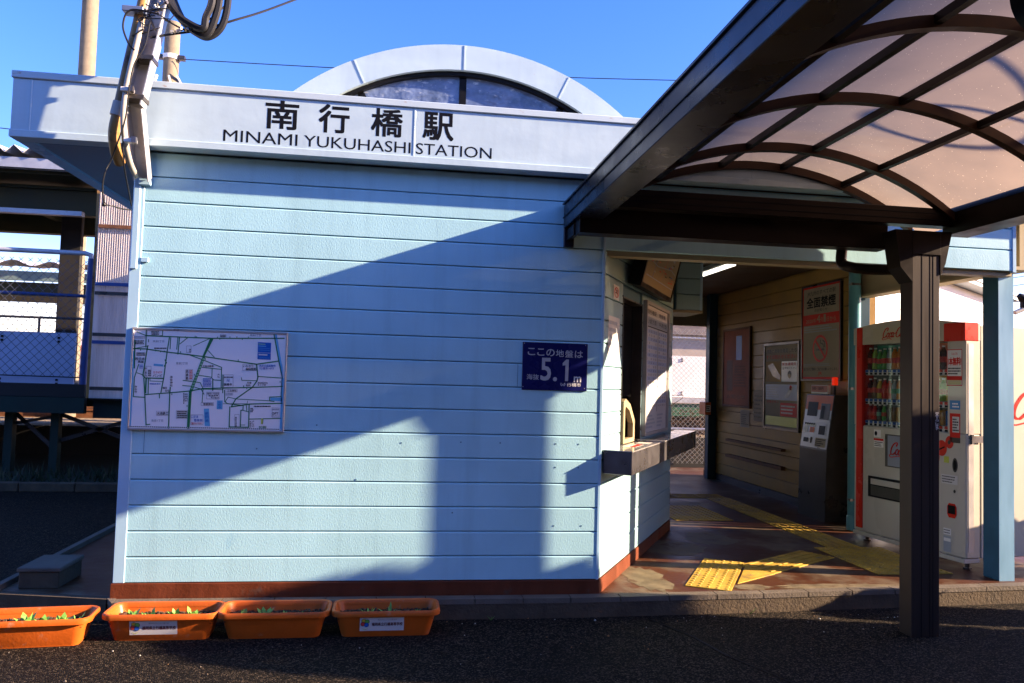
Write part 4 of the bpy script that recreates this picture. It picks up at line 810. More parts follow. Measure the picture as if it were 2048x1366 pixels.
for q in ([(0, .10), (-.006, .108), (-.009, .102), (0, .09), (.009, .102), (.006, .108), (0, .10)], [(-.008, .058), (.008, .088), (-.006, .09)], [(.008, .058), (-.008, .088)], [(-.01, .055), (.012, .055), (0, .07), (-.01, .055)], [(-.008, .045), (-.004, .0)], [(.006, .04), (.002, .005)], [(-.006, .03), (.008, .028)], [(-.004, .018), (.01, .01)]): pr.line(q, .003, WHT)
pr.mb.build("chalk_mark", cn)
# hanging clock disc at the right edge
ck = empty("hanging_disc", tuple(at(2112, -12, -2.5)), "round grey disc with a black rim hanging under the canopy at the right edge", "sign")
w = MB(); c0 = at(2112, -12, -2.5); w.tube([c0+Vector((0, -.01, 0)), c0+Vector((0, .05, 0))], .140, BLACK, 48); w.build("rim", ck, True)
w = MB(); w.tube([c0+Vector((0, -.016, 0)), c0+Vector((0, -.0105, 0))], .128, MC["galvanised steel"], 48); w.build("face", ck, True)
w = MB(); w.box(c0.x-.01, c0.x+.01, c0.y+.01, c0.y+.03, c0.z+.1, 2.70, BLACK); w.build("hanger", ck)
# ================================================================== PLANTERS
def rrect(cx, cy, L, D, r, z, n=5):
    out = []
    for qx, qy, a0 in ((1, 1, 0), (-1, 1, 90), (-1, -1, 180), (1, -1, 270)):
        for i in range(n+1):
            a = R(a0+90*i/n); out.append((cx+qx*(L/2-r)+r*math.cos(a), cy+qy*(D/2-r)+r*math.sin(a), z))
    return out
def loft(mb, rings, m, cap0=False, cap1=False, mat=None):
    n = len(rings[0]); vs = [p for r_ in rings for p in r_]
    fs = [(i*n+k, i*n+(k+1) % n, (i+1)*n+(k+1) % n, (i+1)*n+k) for i in range(len(rings)-1) for k in range(n)]
    if cap0: fs.append(list(range(n))[::-1])
    if cap1: fs.append([(len(rings)-1)*n+k for k in range(n)])
    mb.add(vs, fs, m, mat)
def seedling(x, y, z, s, label, seed, blade=False):
    random.seed(seed); w = MB(); n = random.randint(9, 14); s *= 1.12
    for i in range(n):
        a = 2*math.pi*i/n+random.uniform(-.3, .3); el = random.uniform(.35, 1.25); L = s*random.uniform(.7, 1.1); wd = L*(.10 if blade else .22)
        d = Vector((math.cos(a)*math.cos(el), math.sin(a)*math.cos(el), math.sin(el))); sd = Vector((-math.sin(a), math.cos(a), 0)); o = Vector((x, y, z))
        P = [o, o+d*L*.35+Vector((0, 0, .004)), o+d*L*.7+Vector((0, 0, .002)), o+d*L]
        vs = [P[0]-sd*wd*.2, P[0]+sd*wd*.2, P[1]-sd*wd*.8, P[1]+sd*wd*.8, P[2]-sd*wd*.75, P[2]+sd*wd*.75, P[3]]
        up_ = d.cross(sd).normalized()*wd*.25
        vs[2] = vs[2]-up_; vs[3] = vs[3]-up_
        w.add(vs, [(0, 1, 3, 2), (2, 3, 5, 4), (4, 5, 6)], LEAF)
    o = w.build("seedling", loc=(x, y, z)); tag(o, label, "seedling", "young seedlings growing in the orange planters")
def planter(cx, cy, ang, label, seeds, sticker=None, sl_=.0, chip=False):
    p = empty("planter", (cx, cy, z_road), label, "planter", "orange plastic planters in front of the wall")
    mt = Matrix.Translation((cx, cy, 0)) @ Matrix.Rotation(R(ang), 4, 'Z'); L, D = .612, .262
    w = MB(); loft(w, [rrect(0, 0, L-.12, D-.10, .035, z_road+.001), rrect(0, 0, L-.11, D-.095, .04, z_road+.012), rrect(0, 0, L-.108, D-.09, .04, z_road+.016), rrect(0, 0, L-.05, D-.04, .05, -.082), rrect(0, 0, L-.055, D-.045, .05, -.082), rrect(0, 0, L-.10, D-.08, .045, -.16)], TERR, True, False, mt); body = w.build("pot", p, True)
    w = MB(); loft(w, [rrect(0, 0, L-.045, D-.035, .05, -.088), rrect(0, 0, L-.004, D-.002, .06, -.087), rrect(0, 0, L, D, .062, -.078), rrect(0, 0, L-.004, D-.004, .06, -.062), rrect(0, 0, L-.016, D-.014, .056, -.057), rrect(0, 0, L-.04, D-.036, .05, -.060), rrect(0, 0, L-.052, D-.046, .048, -.07), rrect(0, 0, L-.06, D-.05, .048, -.085)], TERR, False, False, mt); w.build("rim", p, True)
    w = MB(); random.seed(int(cx*100)+7); nx, ny = 44, 16; lx, ly = L-.085, D-.068; vs = []
    for j in range(ny+1):
        for i in range(nx+1): vs.append((-lx/2+lx*i/nx, -ly/2+ly*j/ny, -.112+random.uniform(-.008, .009)))
    w.add(vs, [(j*(nx+1)+i, j*(nx+1)+i+1, (j+1)*(nx+1)+i+1, (j+1)*(nx+1)+i) for j in range(ny) for i in range(nx)], SOIL, mt)
    for _ in range(160):
        x, y = random.uniform(-lx/2+.02, lx/2-.02), random.uniform(-ly/2+.015, ly/2-.015); r_ = random.uniform(.003, .007); w.box(x-r_, x+r_, y-r_, y+r_, -.112, -.105+r_, random.choice((SOIL, BARK, RUST, CONCD)), mt)
    w.build("soil", p)
    if sticker is not None:
        # printed label on the sloping front face
        a = mt @ Vector((sticker, -(D-.0865)/2, z_road+.024)); b = mt @ Vector((sticker, -(D-.045)/2, -.088)); V = (b-a).normalized(); U = (mt.to_3x3() @ Vector((1, 0, 0)))
        pr = Print(a+Vector((0, -.0025, 0)), U, V, lift=.0006); pr.rect(0, .012, .246, .092, PAPER)
        for i, (dx, dy, c) in enumerate(((-.008, .018, (.55, .42, .05)), (.012, .014, (.15, .40, .08)), (-.014, -.002, (.60, .06, .05)), (.008, -.008, (.03, .12, .5)))): 
            pr.disc(.030+dx*.9, .056+dy*.9, .0135, BLACK, 2+i*.3); pr.disc(.030+dx*.9, .056+dy*.9, .0115, M("sticker petal %s" % "abcd"[i], c, .5, var=0), 2.1+i*.3+.05)
        pr.line([(.016, .026), (.03, .02), (.044, .026)], .003, MYEL, 3)
        pr.text("明日のスペシャリストを育てます", .10, .074, .205, .082, BLACK, 2); pr.text("福岡県立行橋高等学校", .066, .042, .238, .062, M("maroon print", (.10, .012, .01), .5, var=0), 2, .022); pr.mb.build("school_sticker", p)
    for i, (dx, dy, s, bl) in enumerate(seeds):
        q = mt @ Vector((dx, dy, 0)); seedling(q.x, q.y, -.118, s, SLAB[i % 5] + " in the " + label.split(" planter")[0] + " planter", int(cx*50)+i*7+100, bl)
SLAB = ["leftmost green seedling", "second green seedling from the left", "third green seedling from the left", "fourth green seedling from the left", "last green seedling on the right"]
planter(-.292, -.388, 5.0, "leftmost orange planter cut by the left edge of the picture", [(-.02, -.03, .075, 0), (.06, -.04, .06, 0), (.15, -.03, .07, 0), (.22, -.02, .065, 1)])
planter(.356, -.305, 0, "brightly lit orange planter with a school sticker", [(-.165, -.03, .07, 0), (-.07, -.035, .065, 0), (.06, -.03, .06, 0), (.15, -.03, .07, 0)], sticker=-.155)
planter(.952, -.305, .6, "plain orange planter without sticker", [(-.17, -.03, .05, 0), (-.06, -.03, .065, 0), (.05, -.03, .045, 0), (.14, -.03, .04, 0)])
planter(1.567, -.300, .8, "shaded orange planter with a school sticker at the right end", [(-.10, -.03, .06, 1), (.02, -.03, .075, 1), (.18, -.03, .05, 1)], sticker=-.145)
cb = empty("concrete_block", (-.53, .38, z_fl), "weathered hollow concrete block lying on the side step left of the building", "block")
w = MB(); w.box(-.65, -.42, .22, .56, z_fl, .012, CONCD, bev=.006); w.build("block", cb); w = MB(); w.box(-.66, -.41, .21, .57, .0125, .04, CONC, bev=.006); w.build("cap", cb)

# ================================================================== CABLE RISER AT THE LEFT CORNER
ch = empty("steel_channel_bracket", (.03, -.03, 2.42), "cranked galvanised steel channel rising in front of the sign band at the left corner", "bracket")
def channel(mb, a, b, wd, dp, m):
    a, b = Vector(a), Vector(b); t = (b-a).normalized(); sd = Vector((1, 0, 0)); sd = (sd-t*sd.dot(t)).normalized(); nn_ = sd.cross(t).normalized()
    if nn_.y > 0: nn_ = -nn_
    for o, w_, h_ in ((Vector((0, 0, 0)), wd, .006), ):
        mb.bar(a, b, w_, h_, m, up=nn_)
    for sg_ in (-1, 1): mb.bar(a+sd*sg_*(wd/2-.003)+nn_*(dp/2+.003), b+sd*sg_*(wd/2-.003)+nn_*(dp/2+.003), .006, dp, m, up=nn_)
w = MB(); K0, K1, K2 = (.036, -.04, 2.41), (.045, -.245, 2.775), (.19, -.245, 3.60)
channel(w, K0, K1, .085, .07, GALV); w.build("lower_channel", ch)
w = MB(); channel(w, (.043, -.25, 2.765), K2, .10, .085, GALV); w.build("upper_channel", ch)
for t in (.03, .31):
    c = Vector(K1).lerp(Vector(K2), t); w = MB(); w.box(c.x-.075, c.x+.06, c.y-.102, c.y-.092, c.z-.012, c.z+.012, STEELD); w.box(c.x-.055, c.x+.055, c.y-.091, c.y+.01, c.z-.012, c.z+.012, STEELD); w.build("strap", ch)
w = MB(); w.box(-.0, .07, -.03, -.006, 2.37, 2.44, TRIM, bev=.004); w.build("foot_plate", ch)
w = MB()
for z in (1.905, ):
    w.box(.03, .075, -.014, -.002, z, z+.03, TRIM, bev=.003)
w.box(-.03, .012, -.018, -.006, 1.86, 2.42, TRIM, bev=.006); tag(w.build("cable_cover"), "pale blue cable cover strip down the left corner of the wall", "cover")
w = MB(); pts = catmull([at(300, -60, -.32), at(285, 10, -.32), at(262, 110, -.32), at(238, 215, -.32), at(228, 262, -.31), at(231, 300, -.27), at(240, 326, -.19)], 8)
w.tube(pts, .030, YCON, 14); cdt = w.build("rusty_conduit", smooth=True); tag(cdt, "thick rusty yellow conduit curving into the soffit at the left corner", "pipe")
w = MB(); a_, b_ = at(240, 205, -.32), at(233, 232, -.32); w.tube([a_, b_], .036, GCON, 14); w.build("coupling", cdt, True)
w = MB(); w.tube([at(240, 322, -.20), at(250, 318, -.12), at(266, 330, -.02)], .020, STEELD, 10); w.build("elbow", cdt, True)
w = MB(); pts = catmull([at(283, 45, -.36), at(270, 100, -.36), at(254, 170, -.36), at(247, 235, -.36), at(251, 285, -.33), at(260, 325, -.22), at(272, 352, -.08)], 8)
w.tube(pts, .017, GCON, 10); gc = w.build("grey_conduit", smooth=True); tag(gc, "slim grey conduit bent beside the rusty conduit on the steel channel", "pipe")
for px_, py_, Y in ((256, 180, -.37), (262, 282, -.36)):
    w = MB(); c = at(px_, py_, Y); w.box(c.x-.035, c.x+.03, c.y-.02, c.y+.02, c.z-.012, c.z+.012, WHT, bev=.003); w.box(c.x+.01, c.x+.035, c.y-.03, c.y+.0, c.z-.015, c.z+.018, STEEL); w.build("clamp", gc)
w = MB(); c = at(272, 24, -.33); w.box(c.x-.06, c.x+.055, c.y-.05, c.y+.03, c.z-.018, c.z+.014, MC["label blue"] if False else M("blue grey bracket", (.16, .20, .30), .4, metal=.3), bev=.003); tag(w.build("bracket_box"), "small blue grey bracket box across the conduit top", "box")
def cable(pts, r, label, name="cable", m=CABLE, n=7, grp=None):
    w = MB(); w.tube(catmull([at(*p) for p in pts], 8), r, m, n); o = w.build(name, smooth=True); return tag(o, label, "cable", grp)
for i, (x0, x1, yb, r_) in enumerate(((332, 424, 57, .021), (338, 438, 70, .022), (344, 456, 74, .021))):
    cable([(x0-12, -70, -.30+.03*i), (x0, -10, -.30+.03*i), (x0+22, 28+i*6, -.30+.03*i), (x0+50, yb-8, -.30+.03*i), (x0+74, yb, -.30+.03*i), (x1-12, yb-22, -.30+.03*i), (x1, 0, -.30+.03*i), (x1-2, -70, -.30+.03*i)], r_, ("innermost", "middle", "outermost")[i]+" thick black cable loop hanging beside the steel channel", "cable_loop", grp="thick black cable loops at the top left")
cable([(300, 75, -.33), (345, 68, -.28), (400, 60, -.24), (470, 40, -.2), (535, 20, .0), (640, -20, .5)], .007, "twisted black drop cable running up to the right across the sky")
cable([(330, 40, -.30), (380, 60, -.3), (430, 30, -.2), (470, -10, -.1)], .005, "thin black cable crossing behind the loops")
cable([(318, 28, -.4), (262, 20, -.4), (246, 50, -.4), (256, 85, -.4), (268, 100, -.4)], .0055, "thin black cable curving out left of the rusty conduit")
cable([(300, 45, -.42), (290, 90, -.42), (268, 130, -.42), (258, 180, -.42), (250, 240, -.4), (235, 285, -.38), (222, 320, -.3), (210, 345, -.3), (205, 375, -.28), (208, 408, -.25)], .0045, "thin black cable hanging from the channel down under the eave")
w = MB(); c = at(208, 409, -.25); w.tube([c+Vector((-.012, 0, 0)), c+Vector((-.006, 0, 0)), c+Vector((.006, 0, 0)), c+Vector((.012, 0, 0))], [.006, .012, .012, .006], CABLE, 10); tag(w.build("cable_plug", smooth=True), "small round black plug at the end of the hanging cable", "plug")
cable([(208, 409, -.25), (225, 412, -.22), (245, 418, -.12), (262, 420, -.03)], .004, "short black cable from the round plug to the wall corner")
cable([(245, 250, -.4), (247, 320, -.34), (255, 370, -.2), (263, 412, -.04)], .004, "thin black cable dropping along the wall corner edge")
random.seed(21)
for i in range(7):
    x, y = random.uniform(270, 330), random.uniform(15, 80)
    cable([(x, y, -.36), (x+random.uniform(-25, 25), y+random.uniform(-18, 18), -.38), (x+random.uniform(-30, 40), y+random.uniform(-15, 20), -.37), (x+random.uniform(5, 50), y+random.uniform(-20, 10), -.35)], .0032, "one of the thin black wires tangled round the channel top", "tangled_wire", n=5, grp="thin tangled wires")
w = MB(); random.seed(4)
for i in range(9):
    c = at(random.uniform(312, 340), random.uniform(2, 30), -.36); w.bar(c, c+Vector((random.uniform(-.02, .03), -.01, random.uniform(-.01, .02))), .014, .018, random.choice((WHT, CABLE, STEEL, CABLE)))
cb1 = w.build("terminal_clamp"); tag(cb1, "cluster of white and black cable terminals at the channel top", "clamp")
w = MB()
for i in range(7):
    c = at(345+i*5, 66-i*1.2, -.30); w.bar(c, c+Vector((random.uniform(-.01, .02), -.01, random.uniform(-.012, .014))), .013, .016, random.choice((WHT, CABLE, STEEL)))
tag(w.build("terminal_clamp"), "row of cable terminals in front of the concrete pole", "clamp")

# ================================================================== POLES AND WIRES
def pole(px_, Y, r_, top, label):
    c = at(px_, 150, Y); p = empty("utility_pole", (c.x, Y, z_road), label, "pole", "concrete utility poles behind the building")
    w = MB(); w.tube([(c.x, Y, z_road), (c.x, Y, top)], [r_*1.1, r_*.93], CPOLE, 20); w.build("shaft", p, True); return p, c
p1, c = pole(173, 11, .15, 12, "plain concrete pole behind the left end of the sign band")
p2, c = pole(341, 10, .145, 7.75, "concrete pole with a white band and wire brackets behind the roof edge")
w = MB(); zb = at(341, 112, 9.9).z; w.tube([(c.x, 10, zb-.04), (c.x, 10, zb+.04)], .158, WHT, 20); w.box(c.x-.24, c.x-.14, 9.9, 10.0, zb-.05, zb+.03, STEELD); w.box(c.x+.14, c.x+.26, 9.9, 10.0, zb-.05, zb+.03, STEELD); w.build("band", p2, True)
w = MB(); zt = at(341, 158, 9.7).z
for dx in (-.45, -.2, .1, .3): w.bar((c.x+dx, 9.75, zt-.1), (c.x+dx*.7-.02, 9.75, zt+.08), .05, .03, WHT)
w.bar((c.x-.5, 9.78, zt-.02), (c.x+.2, 9.78, zt-.14), .07, .05, STEELD); w.bar((c.x+.05, 9.78, zt+.1), (c.x+.5, 9.78, zt-.2), .07, .05, STEELD); w.build("crossarm", p2)
def wire(a, b, r, label, sag=.0):
    A, Bp = at(*a), at(*b); w = MB(); w.tube([A.lerp(Bp, t/10)-Vector((0, 0, sag*4*(t/10)*(1-t/10))) for t in range(11)], r, CABLE, 5); return tag(w.build("overhead_wire"), label, "wire", "overhead wires")
wire((358, 118, 9.85), (1700, 165, 9.85), .009, "long thin wire crossing the sky behind the arched window", .1)
wire((0, 256, 14), (60, 262, 14), .011, "short run of wire at the left edge under the sign band", 0)
for i, (a, b) in enumerate((((1880, 558), (2100, 520)), ((1890, 575), (2100, 545)), ((1900, 592), (2100, 560)), ((1960, 470), (2100, 455)), ((1960, 520), (2100, 500)), ((1960, 557), (2100, 538)))):
    wire((a[0], a[1], 24), (b[0], b[1], 24), .014, ("top", "second", "third", "fourth", "fifth", "lowest")[(3, 4, 5, 0, 1, 2)[i]]+" wire of the bundle crossing the sky right of the blue pillar")

# ================================================================== RAILWAY PLATFORM ON THE LEFT
def chain(mb, O, U, wd, ht, cell, r, m):
    O = Vector(O); U = Vector(U).normalized(); V = Vector((0, 0, 1)); N_ = U.cross(V)
    k = -ht
    while k < wd:
        for sg in (1, -1):
            a, b = max(0, k), min(wd, k+ht)
            if b > a:
                if sg == 1: p, q = O+U*a+V*(a-k), O+U*b+V*(b-k)
                else: p, q = O+U*a+V*(ht-(a-k)), O+U*b+V*(ht-(b-k))
                mb.bar(p+N_*r*sg, q+N_*r*sg, r*1.6, r*1.6, m, up=N_)
        k += cell
pd = empty("railway_platform", (-5, 6, 0), "dark green steel railway platform deck raised on posts left of the station", "platform")
w = MB(); w.box(-14, -2.55, 6.0, 9.4, .87, 1.04, DKGREY); w.build("deck", pd)
w = MB(); w.box(-14, -2.52, 5.93, 6.02, .66, .865, DGRN); w.box(-2.45, 1.0, 6.05, 6.15, .60, .84, DGRN); w.box(-14, 1, 9.3, 9.4, .6, .86, DGRN); w.build("girder", pd)
w = MB(); w.box(-2.45, 1.0, 5.9, 9.4, .842, .90, DKGREY); w.build("deck", pd)
for x in (-1.9, -2.98, -3.55, -5.2, -6.4): 
    w = MB(); w.box(x-.05, x+.05, 6.2, 6.32, z_road, .66, DGRN); w.build("post", pd)
w = MB(); w.bar((-2.93, 6.3, .62), (-1.95, 6.3, .25), .02, .05, STEELD); w.bar((-2.93, 6.3, .28), (-1.95, 6.3, .60), .02, .05, STEELD); w.bar((-3.5, 6.3, .62), (-3.05, 6.3, .2), .02, .05, STEELD); w.bar((-3.5, 6.3, .5), (-2.9, 6.3, .62), .02, .04, STEELD); w.build("brace", pd)
fn = empty("platform_fence", (-3.5, 6, 1.04), "blue pipe fence with chain link mesh along the platform edge on the left", "fence")
w = MB(); w.tube([(-6.5, 6.05, 2.80), (-2.66, 6.05, 2.79), (-2.585, 6.05, 2.77), (-2.57, 6.05, 2.68)], .034, GALV, 10); w.build("top_rail", fn, True)
w = MB(); w.tube([(-2.57, 6.05, 2.72), (-2.60, 6.05, .95)], .045, FBLUE, 12); w.build("post", fn, True); w = MB(); w.tube([(-4.6, 6.05, 2.75), (-4.6, 6.05, .95)], .04, FBLUE, 12); w.build("post", fn, True)
w = MB(); w.tube([(-6.5, 6.05, 2.25), (-2.6, 6.05, 2.215)], .022, FBLUE, 8); w.build("mid_rail", fn, True)
w = MB(); w.tube([(-6.5, 6.9, 1.96), (-2.9, 6.9, 1.96)], .018, STEELD, 8); w.tube([(-3.55, 6.9, 1.96), (-3.55, 6.9, 1.05)], .018, STEELD, 8); w.tube([(-6.5, 6.04, 1.16), (-2.6, 6.04, 1.13)], .008, CABLE, 6); w.build("lower_rail", fn)
w = MB(); chain(w, (-6.5, 6.0, 1.14), (1, 0, 0), 3.9, 1.55, .115, .0032, WIRE); kind(w.build("mesh", fn), "stuff") if False else w.build("mesh", fn)
wbd = empty("fence_board", (-3.6, 6.15, 1.3), "large pale board fixed behind the mesh at the bottom of the platform fence", "board")
w = MB(); w.box(-6.5, -2.74, 6.12, 6.14, .985, 1.72, PVCB); w.build("board", wbd)
w = MB()
for x in (-2.95, -3.65, -4.4):
    for z in (1.65, 1.60, 1.09, 1.04): w.box(x-.014, x+.014, 6.105, 6.119, z-.014, z+.014, BLACK)
w.build("bolt", wbd)
sc_ = empty("corrugated_screen", (-2, 5.8, .9), "stained corrugated plastic screen between the platform fence and the building corner", "screen")
w = MB(); n = 200; vs = []
for i in range(n+1):
    x = -2.42+1.9*i/n; y = 5.8+.012*math.sin(i*2.09); vs += [(x, y, .87), (x, y, 3.62)]
w.add(vs, [(2*i, 2*i+1, 2*i+3, 2*i+2) for i in range(n)], CORR); w.build("sheet", sc_, True)
w = MB(); w.box(-2.47, -2.41, 5.84, 5.9, .87, 3.9, YCON); w.build("frame_post", sc_)
w = MB()
for z, m_ in ((3.12, RUST), (2.36, FBLUE), (2.24, STEELD), (1.70, STEELD), (1.60, FBLUE), (1.0, STEELD)): w.box(-2.40, -.6, 5.755, 5.78, z-.022, z+.022, m_)
w.build("crossbar", sc_)
pc = MB(); pc.box(-3.42, -3.13, 7.1, 7.18, 1.04, 3.7, DKGREY, bev=.01); tag(pc.build("platform_column"), "dark square concrete column standing on the platform", "column")
rf = empty("platform_roof", (-5, 7, 4.0), "corrugated platform roof on dark olive girders at the left edge", "roof")
w = MB(); n = 150; vs = []
for i in range(n+1):
    x = -9+8.2*i/n; z = .05*math.sin(i*1.57); vs += [(x, 5.75, 4.07+z), (x, 10.2, 4.5+z)]
w.add(vs, [(2*i, 2*i+1, 2*i+3, 2*i+2) for i in range(n)], ROOFS); w.build("roof_sheet", rf, True)
w = MB(); w.box(-9, -1.2, 5.80, 5.92, 3.84, 3.97, GALV); w.build("gutter", rf)
w = MB(); w.box(-9, -1.0, 5.95, 9.6, 3.80, 3.86, OLIV); w.box(-9, -1.0, 6.4, 6.55, 3.36, 3.70, OLIV); w.box(-9, -1.0, 6.35, 6.6, 3.70, 3.74, OLIV); w.box(-9, -1.0, 8.9, 9.1, 3.5, 3.79, OLIV)
for x in (-2.2, -4.2, -6.2): w.box(x-.06, x+.06, 5.96, 9.5, 3.70, 3.799, OLIV)
w.build("girder", rf)
w = MB(); w.box(-8, -2.75, 6.1, 6.2, 3.30, 3.36, GALV); w.build("lamp_strip", rf)
fr = empty("far_platform_roof", (-9, 16, 3.4), "low far platform roof seen through the fence on the left", "roof")
w = MB(); n = 130; vs = []
for i in range(n+1):
    x = -20+18.5*i/n; z = .07*math.sin(i*1.0); vs += [(x, 15.8, 3.86+z-.02*(x+8.5)), (x, 18.5, 4.1+z-.02*(x+8.5))]
w.add(vs, [(2*i, 2*i+1, 2*i+3, 2*i+2) for i in range(n)], ROOFS); w.build("roof_sheet", fr, True)
w = MB(); w.box(-20, -1.5, 16, 16.1, 3.42, 3.66, M("pale green girder", (.16, .22, .20), .5)); w.box(-20, -1.5, 16.2, 18.3, 3.05, 3.4, OLIV); w.box(-6.35, -6.1, 16.3, 16.5, 0, 3.2, YCON); w.build("girder", fr)
hs_ = empty("red_roof_house", (-11, 27, 0), "distant white house with a red tiled roof behind the tracks", "house")
w = MB(); XA, XB = at(140, 700, 26).x, at(300, 700, 26).x; w.box(XA, XB, 26, 30, 0, 2.7, HOUSEW); w.build("wall", hs_); w = MB(); w.add([(XA, 25.6, 1.95), (XB, 25.6, 1.95), (XB, 28, 2.9), (XA, 28, 2.9), (XA, 25.5, 1.85), (XB, 25.5, 1.85)], [(0, 1, 2, 3), (4, 5, 1, 0)], TILE); w.box(XA, XB, 25.4, 25.8, .75, 1.15, TILE); w.build("roof", hs_)
w = MB(); w.box(-30, 12, 8.5, 60, z_road, .30, BALL); kind(w.build("track_bed"), "stuff")
for y, lb in ((11.0, "nearer rusty rail on the ballast beyond the platform"), (12.07, "farther rusty rail on the ballast beyond the platform")):
    w = MB(); w.box(-30, 12, y-.03, y+.03, .44, .48, RUST); w.box(-30, 12, y-.012, y+.012, .32, .439, RUST); w.box(-30, 12, y-.06, y+.06, .301, .319, RUST); tag(w.build("rail"), lb, "rail", "railway rails")
w = MB(); w.box(-30, 12, 8.4, 8.49, z_road, .32, DKGREY); kind(w.build("retaining_wall"))
w = MB()
for i in range(14):
    x = -9+.62*i; w.box(x, x+.61, 4.92, 5.04, z_road, -.105, CONCD, bev=.008)
kind(w.build("kerb"))
w = MB(); w.box(-12, -.7, 5.04, 8.4, z_road, -.14, M("weedy soil", (.03, .03, .015), .95, var=.5, vs=8)); kind(w.build("verge"))
random.seed(11); w = MB()
for _ in range(900):
    x, y = random.uniform(-7, -1.2), random.uniform(5.08, 6.0); h = random.uniform(.04, .22); a = random.uniform(0, 6.28); dx, dy = math.cos(a)*.012, math.sin(a)*.012
    w.add([(x-dx, y-dy, -.14), (x+dx, y+dy, -.14), (x+random.uniform(-.08, .08), y+random.uniform(-.05, .05), -.14+h)], [(0, 1, 2)], FOL)
kind(w.build("weeds"), "stuff")

# ================================================================== BEYOND THE PASSAGE
f2 = empty("trackside_fence", (5.5, 7.6, 0), "chain link fence closing the passage behind the station", "fence")
w = MB(); chain(w, (4.0, 7.55, -.05), (1, 0, 0), 3.6, 2.25, .085, .0026, WIREL); w.build("mesh", f2)
w = MB(); w.tube([(4.0, 7.6, .52), (7.6, 7.6, .52)], .022, GALV, 8); w.tube([(4, 7.6, 2.05), (7.6, 7.6, 2.05)], .02, GALV, 8); w.tube([(5.0, 7.6, -.2), (5.0, 7.6, 2.3)], .025, GALV, 8); w.tube([(7.3, 7.6, -.2), (7.3, 7.6, 2.3)], .025, GALV, 8); w.build("pipe_frame", f2, True)
w = MB(); w.box(4.5, 8.5, 9.45, 9.5, 1.02, 1.82, PVCW); 
for x in (6.95, 7.6):
    for z in (1.76, 1.72, 1.12, 1.08): w.box(x-.012, x+.012, 9.435, 9.449, z-.012, z+.012, BLACK)
tag(w.build("white_platform_board"), "sunlit white board of the platform seen through the passage", "board")
w = MB(); w.box(4.5, 8.5, 9.3, 9.6, .92, 1.0, GALV); w.box(4.5, 8.5, 9.35, 9.55, .66, .9, M("mid green girder", (.04, .12, .07), .5, var=.3)); tag(w.build("platform_edge_beam"), "green edge beam of the platform behind the passage fence", "beam")
w = MB(); w.box(4.3, 8.5, 9.6, 9.7, z_road, .66, DKGREY); tag(w.build("dark_backing_wall"), "dark wall under the platform beyond the passage", "wall")
random.seed(31); w = MB()
for i in range(26):
    x = random.uniform(5.4, 7.4); z0 = random.uniform(-.1, .7); y = random.uniform(8.2, 9.2)
    w.tube(catmull([(x, y, z0), (x+random.uniform(-.3, .3), y, z0+random.uniform(.05, .3)), (x+random.uniform(-.5, .5), y, z0+random.uniform(.0, .4)), (x+random.uniform(-.7, .7), y, z0+random.uniform(-.2, .5))], 4), .006, BARK, 4)
for i in range(1500):
    x, y, z = random.uniform(5.2, 7.6), random.uniform(8.1, 9.25), random.uniform(-.15, .82); a = random.uniform(0, 3.1); s_ = random.uniform(.015, .035)
    w.add([(x, y, z), (x+s_*math.cos(a), y-.01, z+s_*math.sin(a)), (x+s_*math.cos(a+1.2), y+.01, z+s_*math.sin(a+1.2))], [(0, 1, 2)], random.choice((RUST, BARK, M("dry leaf", (.26, .13, .05), .8, var=.4, vs=20))))
kind(w.build("dry_vines"), "stuff")
h2 = empty("tiled_house", (11, 26, 0), "distant house with a dark tiled roof seen through the passage", "house")
w = MB(); w.box(10.3, 16, 24, 28, 0, 3.3, M("tan wall", (.40, .33, .27), .7)); w.build("wall", h2); w = MB(); w.add([(9.9, 23.7, 3.2), (16.5, 23.7, 3.2), (15, 26, 4.6), (12.4, 26, 4.6)], [(0, 1, 2, 3)], M("grey roof tile", (.10, .08, .07), .7, var=.3)); w.build("roof", h2)
w = MB(); w.box(8.6, 10.4, 20, 21, 0, 2.75, M("blue grey shed", (.20, .24, .32), .6)); tag(w.build("small_shed"), "small blue grey shed left of the distant tiled house", "shed")
w = MB(); w.tube([(8.05, 16, 0), (8.05, 16, 4.6)], .05, FBLUE, 8); tag(w.build("signal_post"), "slim blue signal post seen at the left of the passage opening", "pole")

# ================================================================== HOUSE BEHIND THE VENDING MACHINE
h3 = empty("white_sided_house", (14, 12, 0), "bright white sided house with a grey gable edge behind the vending machine", "house")
HA, HB = Vector((at(1685, 600, 9.8).x, 9.8, 0)), Vector((at(1998, 600, 15.5).x, 15.5, 0)); HT = (HB-HA).normalized(); HN = Vector((-HT.y, HT.x, 0))
def hpx(px_, py_):
    d = _f + _r*((px_-1024)/FPX) - _u*((py_-683)/FPX); return CP + d*((HA-CP).dot(HN)/d.dot(HN))
e0, e1 = hpx(1860, 553), hpx(1998, 603); e2 = e0+(e0-e1)*1.6; LW = (HB-HA).length
def hl(p): q = p-HA; return (q.dot(HT), q.z)
u0, v0 = hl(e2); u1, v1 = hl(e1)
u0 = max(u0, .2); v0 = v1+(v1-hl(e0)[1])/(u1-hl(e0)[0])*(u0-u1)
poly = [(0, -.2), (u1, -.2), (u1, v1), (u0, v0), (0, v0-.1)]
w = MB(); w.add([HA+HT*a+HN*o+Vector((0, 0, b)) for o in (0, 3) for a, b in poly], [(0, 1, 2, 3, 4), (9, 8, 7, 6, 5), (0, 5, 6, 1), (1, 6, 7, 2), (2, 7, 8, 3), (3, 8, 9, 4), (4, 9, 5, 0)], HOUSEW); w.build("wall", h3)
w = MB(); z = .2
